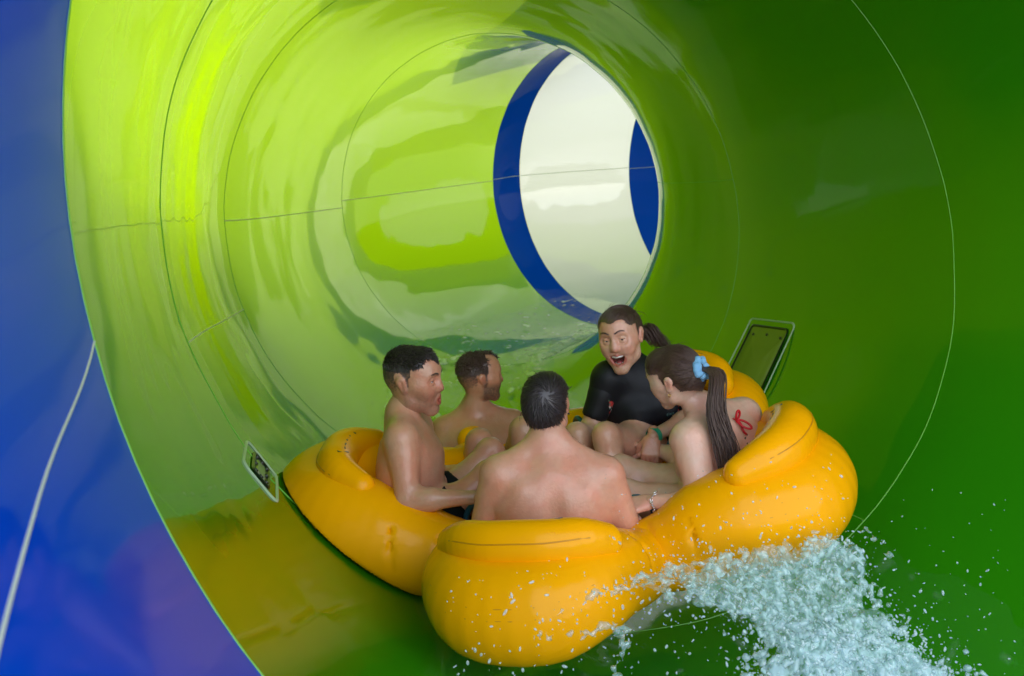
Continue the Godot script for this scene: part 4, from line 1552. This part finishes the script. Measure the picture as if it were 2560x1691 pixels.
	for k in 22:
		var a := TAU * k / 22.0
		var c: Vector3 = el.lerp(wr, 0.93) + (s * cos(a) + u2 * sin(a)) * 0.031 + d * 0.004 * sin(a * 3.0)
		var tor := TorusMesh.new()
		tor.inner_radius = 0.0022
		tor.outer_radius = 0.0056
		tor.rings = 10
		tor.ring_segments = 6
		var lk := part("link", tor, M.silver, br, c)
		lk.rotation = Vector3(a * 2.0, a + (PI / 2 if k % 2 else 0.0), a)
	var er := TorusMesh.new()
	er.inner_radius = 0.004
	er.outer_radius = 0.0062
	var ep := part("earring", er, M.gold, t, ht * (Vector3(0.084, -0.04, -0.004) * hs))
	ep.rotation = Vector3(PI / 2, 0.6, 0)

func thing_part(called: String, parent: Node3D) -> Node3D:
	var o := Node3D.new()
	o.name = called
	parent.add_child(o, true)
	return o

# ---------------------------------------------------------------- water

# the rough stream that runs down the floor of the tube from beyond the bend
func build_stream():
	var rows := []
	var cols := PackedColorArray()
	var n := 520
	var k := 96
	for i in n + 1:
		var s := lerpf(-0.3, 8.9, float(i) / n)
		var f := tube_frame(s)
		var row := PackedVector3Array()
		# the stream swings to the outside of the bend
		var mid := lerpf(1.66, 1.74, smooth(2.0, 6.0, s))
		var half := lerpf(0.62, 0.44, smooth(2.0, 8.5, s))
		var lively := smooth(1.6, 3.4, s)
		for j in k + 1:
			var u := lerpf(-1.0, 1.0, float(j) / k)
			var phi := mid + u * half
			var y := phi * 1.7
			var edge := 1.0 - u * u + 0.30 * noise.get_noise_3d(y * 1.2, s * 0.9, 4.0)
			var chop := noise.get_noise_3d(y * 4.2, s * 2.4, 11.0) * 0.5 + fine.get_noise_3d(y * 11.0, s * 7.0, 2.0) * 0.5
			var ridge := 1.0 - absf(fine.get_noise_3d(y * 6.0, s * 3.6, 31.0)) * 2.0
			# a standing crest along the inner edge
			var crest := exp(-pow((u + 0.72) / 0.13, 2.0)) * (0.6 + 0.6 * noise.get_noise_2d(s * 2.2, 8.0)) * smooth(3.0, 4.5, s)
			var h := smooth(-0.05, 0.5, edge) * lerpf(0.016, 0.030, lively) + lerpf(0.010, 0.026, lively) * chop * smooth(0.0, 0.4, edge) + lerpf(0.004, 0.012, lively) * ridge * smooth(0.1, 0.5, edge) + 0.045 * crest - 0.006
			row.append(tube_at(f, s, phi, -h))
			var foam := smooth(0.66, 1.02, ridge * 0.62 + chop * 1.2) * smooth(0.05, 0.4, edge) * 0.8 * lerpf(0.25, 1.0, lively)  # white flecks stand for foam and for sparkle on the water
			foam = maxf(foam, crest * smooth(-0.1, 0.5, fine.get_noise_3d(y * 9.0, s * 6.0, 77.0) + 0.3) * 0.9)
			cols.append(Color(0.93, 0.97, 0.90, clampf(0.9 * foam, 0.0, 0.9) * smooth(0.0, 0.35, edge) * smooth(8.9, 8.2, s)))
		rows.append(row)
	var g := grid_mesh(rows, true)
	var a := g.surface_get_arrays(0)
	var st := part("stream_water", g, M.stream, self)
	var up := PackedVector3Array(a[Mesh.ARRAY_VERTEX])
	for i in up.size():
		up[i] += a[Mesh.ARRAY_NORMAL][i] * 0.003
	var keep := PackedInt32Array()
	var ix: PackedInt32Array = a[Mesh.ARRAY_INDEX]
	for t in range(0, ix.size(), 3):
		if cols[ix[t]].a + cols[ix[t + 1]].a + cols[ix[t + 2]].a > 0.02:
			keep.append_array([ix[t], ix[t + 1], ix[t + 2]])
	part("stream_foam_sparkle", arrays(up, a[Mesh.ARRAY_NORMAL], keep, PackedVector2Array(), cols), M.stream_foam_sparkle, st).set_meta("kind", "stuff")
	st.set_meta("kind", "structure")
	st.set_meta("label", "shallow choppy stream of water on the floor of the tube")

const SPRAY = [
["crest", [Vector3(0.254, -1.023, -1.826), Vector3(0.328, -0.999, -1.851), Vector3(0.429, -0.987, -1.874), Vector3(0.541, -0.987, -1.894), Vector3(0.655, -0.992, -1.913), Vector3(0.761, -0.987, -1.935), Vector3(0.852, -0.985, -1.955), Vector3(0.909, -1.044, -1.945)], 300, 0.024, 0.0026, 0.008],
["mid", [Vector3(0.310, -1.018, -1.766), Vector3(0.439, -1.019, -1.797), Vector3(0.572, -1.029, -1.825), Vector3(0.704, -1.038, -1.844), Vector3(0.827, -1.058, -1.861), Vector3(0.908, -1.116, -1.850)], 300, 0.036, 0.0026, 0.009],
["low", [Vector3(0.481, -1.080, -1.735), Vector3(0.598, -1.085, -1.754), Vector3(0.716, -1.100, -1.772), Vector3(0.830, -1.135, -1.776), Vector3(0.940, -1.183, -1.767)], 320, 0.040, 0.0028, 0.010],
["core", [Vector3(0.543, -1.140, -1.683), Vector3(0.660, -1.122, -1.707), Vector3(0.775, -1.152, -1.722), Vector3(0.892, -1.202, -1.733), Vector3(0.989, -1.250, -1.724)], 420, 0.040, 0.0035, 0.012],
["base", [Vector3(0.512, -1.202, -1.652), Vector3(0.651, -1.200, -1.662), Vector3(0.791, -1.217, -1.669), Vector3(0.936, -1.260, -1.682), Vector3(1.065, -1.283, -1.698)], 420, 0.045, 0.0035, 0.012],
["web", [Vector3(-0.009, -1.025, -1.643), Vector3(0.049, -1.020, -1.644), Vector3(0.105, -1.024, -1.643), Vector3(0.144, -1.013, -1.645), Vector3(0.175, -1.013, -1.666), Vector3(0.210, -1.036, -1.682)], 46, 0.008, 0.0028, 0.008],
["web", [Vector3(0.121, -0.942, -1.658), Vector3(0.151, -0.930, -1.660), Vector3(0.193, -0.944, -1.698), Vector3(0.242, -0.963, -1.736), Vector3(0.291, -0.957, -1.757)], 60, 0.008, 0.0028, 0.007],
["web", [Vector3(0.015, -0.971, -1.653), Vector3(0.062, -0.965, -1.654), Vector3(0.100, -0.973, -1.653), Vector3(0.125, -0.956, -1.656)], 16, 0.008, 0.0025, 0.006],
["leg", [Vector3(0.210, -1.036, -1.682), Vector3(0.213, -1.065, -1.677), Vector3(0.200, -1.102, -1.670), Vector3(0.190, -1.152, -1.650)], 70, 0.012, 0.003, 0.009],
["arc", [Vector3(0.852, -0.985, -1.955), Vector3(0.903, -0.972, -1.958), Vector3(0.968, -0.994, -1.954), Vector3(0.987, -1.035, -1.926)], 60, 0.010, 0.003, 0.008]]

func along(pts: Array, u: float) -> Vector3:
	var x := u * (pts.size() - 1)
	var k: int = min(int(x), pts.size() - 2)
	return (pts[k] as Vector3).cubic_interpolate(pts[k + 1], pts[max(k - 1, 0)], pts[min(k + 2, pts.size() - 1)], x - k)

func bell(r: RandomNumberGenerator) -> float:
	return (r.randf() + r.randf() + r.randf() - 1.5) / 0.75

func build_splash():
	var rnd := RandomNumberGenerator.new()
	rnd.seed = 5
	var drops := []          # [place, radius]
	var sheets := []
	var foam := []
	for sp in SPRAY:
		var pts: Array = sp[1]
		for c in sp[2]:
			var u := rnd.randf()
			var p := along(pts, u)
			var w: float = sp[3]
			# ropes and gaps: the spray clings to noise in the air
			var q := p + Vector3(bell(rnd), bell(rnd), bell(rnd) * 1.3) * w
			var r: float = lerpf(sp[4], sp[5], pow(rnd.randf(), 2.5))
			var dense := noise.get_noise_3d(q.x * 9.0, q.y * 9.0, q.z * 9.0)
			if dense < -0.12 and sp[0] != "web":
				r *= 0.5
				if rnd.randf() < 0.6:
					continue
			# each blob is a short streak in the direction of flow
			var d := (Vector3(0.5, 0.35, 0.3) + Vector3(bell(rnd), bell(rnd), bell(rnd))).normalized() * r * rnd.randf_range(0.1, 1.1)
			var b := bone(q - d, q + d, r, r * 0.6, 0.006)
			if sp[0] == "core" or sp[0] == "base" or (sp[0] == "low" and rnd.randf() < 0.35):
				foam.append(b)
			else:
				sheets.append(b)
			if rnd.randf() < 0.35:
				drops.append([q + Vector3(bell(rnd), bell(rnd) + 0.25, bell(rnd)) * w * 2.2, rnd.randf_range(0.0009, 0.003)])
	var t := thing("water_splash", "white burst of splashing water thrown up beside the front of the raft", "splash")
	splash_sheet(t, 0.0, 3.0)
	splash_sheet(t, 0.03, 8.0)
	part("clear_water", solid(flesh(sheets, 0.0058)), M.splash, t).set_meta("kind", "stuff")
	part("foam", solid(flesh(foam, 0.0062)), M.foam, t).set_meta("kind", "stuff")
	# single drops flung further out
	for c in 420:
		var sp: Array = SPRAY[rnd.randi_range(0, 4)]
		var p := along(sp[1], rnd.randf()) + Vector3(bell(rnd) * 0.16, absf(bell(rnd)) * 0.11 - 0.04, bell(rnd) * 0.2)
		drops.append([p, lerpf(0.0008, 0.0036, pow(rnd.randf(), 3.0))])
	for c in 170:
		drops.append([Vector3(rnd.randf_range(-0.2, 0.5), rnd.randf_range(-1.15, -0.86), rnd.randf_range(-1.62, -1.72)), lerpf(0.0010, 0.004, pow(rnd.randf(), 3.0))])
	for c in 120:
		drops.append([Vector3(rnd.randf_range(0.2, 0.9), rnd.randf_range(-1.02, -0.75), rnd.randf_range(-2.0, -1.85)), lerpf(0.0010, 0.0035, pow(rnd.randf(), 3.0))])
	for c in 90:
		drops.append([Vector3(rnd.randf_range(0.85, 1.45), rnd.randf_range(-1.35, -0.95), rnd.randf_range(-2.2, -1.7)), lerpf(0.0010, 0.0032, pow(rnd.randf(), 3.0))])
	# the white heart of the burst is a crowd of fine drops
	for row in [[3, 1500, 0.05], [4, 1500, 0.055], [2, 500, 0.05], [1, 200, 0.05], [0, 200, 0.04]]:
		for c in row[1]:
			var p: Vector3 = along(SPRAY[row[0]][1], rnd.randf()) + Vector3(bell(rnd), bell(rnd), bell(rnd) * 1.2) * row[2]
			if noise.get_noise_3d(p.x * 9.0, p.y * 9.0, p.z * 9.0) > -0.18:
				drops.append([p, lerpf(0.0007, 0.0042, pow(rnd.randf(), 3.5))])
	var ball := SphereMesh.new()
	ball.radius = 1.0
	ball.height = 2.0
	ball.radial_segments = 10
	ball.rings = 6
	var mm := MultiMesh.new()
	mm.transform_format = MultiMesh.TRANSFORM_3D
	mm.mesh = ball
	mm.instance_count = drops.size()
	for i in drops.size():
		var r: float = drops[i][1]
		var ax := Vector3(bell(rnd), bell(rnd), bell(rnd) + 0.01).normalized()
		mm.set_instance_transform(i, Transform3D(Basis(ax, rnd.randf() * TAU) * Basis.from_scale(Vector3(r, r * rnd.randf_range(0.8, 2.6), r)), drops[i][0]))
	var mi := MultiMeshInstance3D.new()
	mi.name = "flying_drops"
	mi.multimesh = mm
	mi.material_override = M.drop
	mi.set_meta("kind", "stuff")
	t.add_child(mi, true)

# a torn, churning sheet of water lofted through the crest, the body and the foot of the burst, with froth on it
func splash_sheet(t: Node3D, back: float, shift: float):
	var nu := 210
	var nv := 130
	var rows := []
	var cols := PackedColorArray()
	var alive := PackedByteArray()
	for i in nv + 1:
		var v := 4.0 * i / nv
		var row := PackedVector3Array()
		for j in nu + 1:
			var u := float(j) / nu
			var k: int = min(int(v), 3)
			var a := along(SPRAY[k][1], u)
			var b := along(SPRAY[k + 1][1], u)
			var am := along(SPRAY[max(k - 1, 0)][1], u)
			var bm := along(SPRAY[min(k + 2, 4)][1], u)
			var p := a.cubic_interpolate(b, am, bm, v - k)
			var big := noise.get_noise_3d(p.x * 5.0, p.y * 5.0 + shift, p.z * 5.0)
			var mid := noise.get_noise_3d(p.x * 14.0 + shift, p.y * 14.0, p.z * 14.0)
			var tiny := fine.get_noise_3d(p.x * 46.0, p.y * 46.0 + shift, p.z * 46.0)
			var n := Vector3(-0.1, 0.75, 0.65)
			p += n * (0.055 * big + 0.034 * mid + 0.006 * tiny) + Vector3(0, 0, -back)
			row.append(p)
			var rim := minf(minf(u * 5.0, (1.0 - u) * 5.0), minf(v * 2.2 + 0.15, 1.0))
			var hole := mid * 0.9 + tiny * 0.45 + 0.5 * big
			alive.append(1 if hole > lerpf(0.42, -0.42, clampf(rim, 0.0, 1.0)) else 0)
			var web := 1.0 - 3.2 * absf(noise.get_noise_3d(p.x * 11.0, p.y * 11.0 + shift, p.z * 11.0 + 3.0))
			var froth := maxf(smooth(0.35, 1.0, web) * 0.8, smooth(-0.2, 0.6, tiny * 0.8 + mid * 0.9 + (v - 2.6) * 0.42 + (u - 0.5) * 0.5))
			cols.append(Color(0.55, 0.78, 0.73, clampf(froth * 0.75, 0.0, 0.75)))
		rows.append(row)
	var g := grid_mesh(rows, false)
	var a := g.surface_get_arrays(0)
	var keep := PackedInt32Array()
	var froth_ix := PackedInt32Array()
	var ix: PackedInt32Array = a[Mesh.ARRAY_INDEX]
	for q in range(0, ix.size(), 3):
		if alive[ix[q]] + alive[ix[q + 1]] + alive[ix[q + 2]] >= 2:
			keep.append_array([ix[q], ix[q + 1], ix[q + 2]])
			if cols[ix[q]].a > 0.02:
				froth_ix.append_array([ix[q], ix[q + 1], ix[q + 2]])
	part("clear_water", arrays(a[Mesh.ARRAY_VERTEX], a[Mesh.ARRAY_NORMAL], keep), M.splash, t).set_meta("kind", "stuff")
	var up := PackedVector3Array(a[Mesh.ARRAY_VERTEX])
	for q in up.size():
		up[q] += a[Mesh.ARRAY_NORMAL][q] * 0.002
	part("froth", arrays(up, a[Mesh.ARRAY_NORMAL], froth_ix, PackedVector2Array(), cols), M.spray, t).set_meta("kind", "stuff")

# ---------------------------------------------------------------- access hatches let into the wall on either side
func wall_point(s: float, phi: float, out := 0.0) -> Vector3:
	return tube_at(tube_frame(s), s, phi, out)

func rounded(s0: float, s1: float, p0: float, p1: float, rs: float) -> Array:
	var out := []
	var rp := rs / 1.7
	for c in [[s1 - rs, p1 - rp, 0.0], [s0 + rs, p1 - rp, PI / 2], [s0 + rs, p0 + rp, PI], [s1 - rs, p0 + rp, PI * 1.5]]:
		for k in 6:
			var a: float = c[2] + PI / 2 * k / 5.0
			out.append(Vector2(c[0] + cos(a) * rs, c[1] + sin(a) * rp))
	return out

# a closed band between two outlines on the wall, each at its own height above it
func outline_band(a: Array, ha: float, b: Array, hb: float) -> Array:
	var r0 := PackedVector3Array()
	var r1 := PackedVector3Array()
	for k in a.size() + 1:
		var i := k % a.size()
		r0.append(wall_point(a[i].x, a[i].y, -ha))
		r1.append(wall_point(b[i].x, b[i].y, -hb))
	return [r0, r1]

func shrink(o: Array, by: float) -> Array:
	var c := Vector2.ZERO
	for p in o:
		c += p / o.size()
	var hs := 0.0
	var hp := 0.0
	for p in o:
		hs = maxf(hs, absf(p.x - c.x))
		hp = maxf(hp, absf(p.y - c.y))
	var out := []
	for p in o:
		out.append(c + Vector2((p.x - c.x) * (1.0 - by / hs), (p.y - c.y) * (1.0 - by / 1.7 / hp)))
	return out

func hatch(s0: float, s1: float, p0: float, p1: float, label: String):
	var t := thing("access_hatch", label, "hatch", Vector3.ZERO, "access hatches in the tube wall")
	var o := rounded(s0, s1, p0, p1, 0.035)
	var rim := outline_band(o, 0.000, shrink(o, 0.004), 0.006) + outline_band(shrink(o, 0.007), 0.006, shrink(o, 0.012), 0.001).slice(0, 2)
	part("rim", grid_mesh(rim, false), M.hatch_rim, t)
	var i0 := shrink(o, 0.042)
	var well := outline_band(i0, 0.004, shrink(i0, 0.006), 0.009) + outline_band(shrink(i0, 0.012), 0.009, shrink(i0, 0.016), 0.003)
	part("gasket", grid_mesh(well, false), M.hatch_dark, t)
	# the cover plate: a lattice over the inner outline, its middle pressed in
	var rows := []
	for r in 9:
		var u := 1.0 - r / 8.0
		var q := []
		var c := Vector2((s0 + s1) / 2, (p0 + p1) / 2)
		for p in shrink(i0, 0.014):
			q.append(c + (p - c) * maxf(u, 0.001))
		var row := PackedVector3Array()
		var h := 0.003 + (0.004 if u < 0.70 else 0.0)
		for k in q.size() + 1:
			row.append(wall_point(q[k % q.size()].x, q[k % q.size()].y, -h))
		rows.append(row)
	part("cover_plate", grid_mesh(rows, false), M.hatch_plate, t)
	for b in [[0.12, 0.1], [0.5, 0.08], [0.88, 0.1], [0.1, 0.5], [0.9, 0.5], [0.12, 0.9], [0.5, 0.92], [0.88, 0.9]]:
		var bs := lerpf(s0 + 0.055, s1 - 0.055, b[0])
		var bp := lerpf(p0 + 0.033, p1 - 0.033, b[1])
		var f := tube_frame(bs)
		var n: Vector3 = -(f[2] * cos(bp) + f[3] * sin(bp))
		var cyl := CylinderMesh.new()
		cyl.top_radius = 0.0075
		cyl.bottom_radius = 0.009
		cyl.height = 0.006
		cyl.radial_segments = 12
		var bo := part("bolt", cyl, M.hatch_dark, t, wall_point(bs, bp, -0.007))
		var x := n.cross(f[1]).normalized()
		bo.basis = Basis(x, n, x.cross(n))

func build_hatches():
	hatch(2.50, 2.99, 0.475, 0.86, "dark rectangular bolted hatch in the green wall behind the woman in red")
	hatch(1.24, 1.56, 2.555, 2.66, "green rectangular hatch in the wall at the raft's left side")
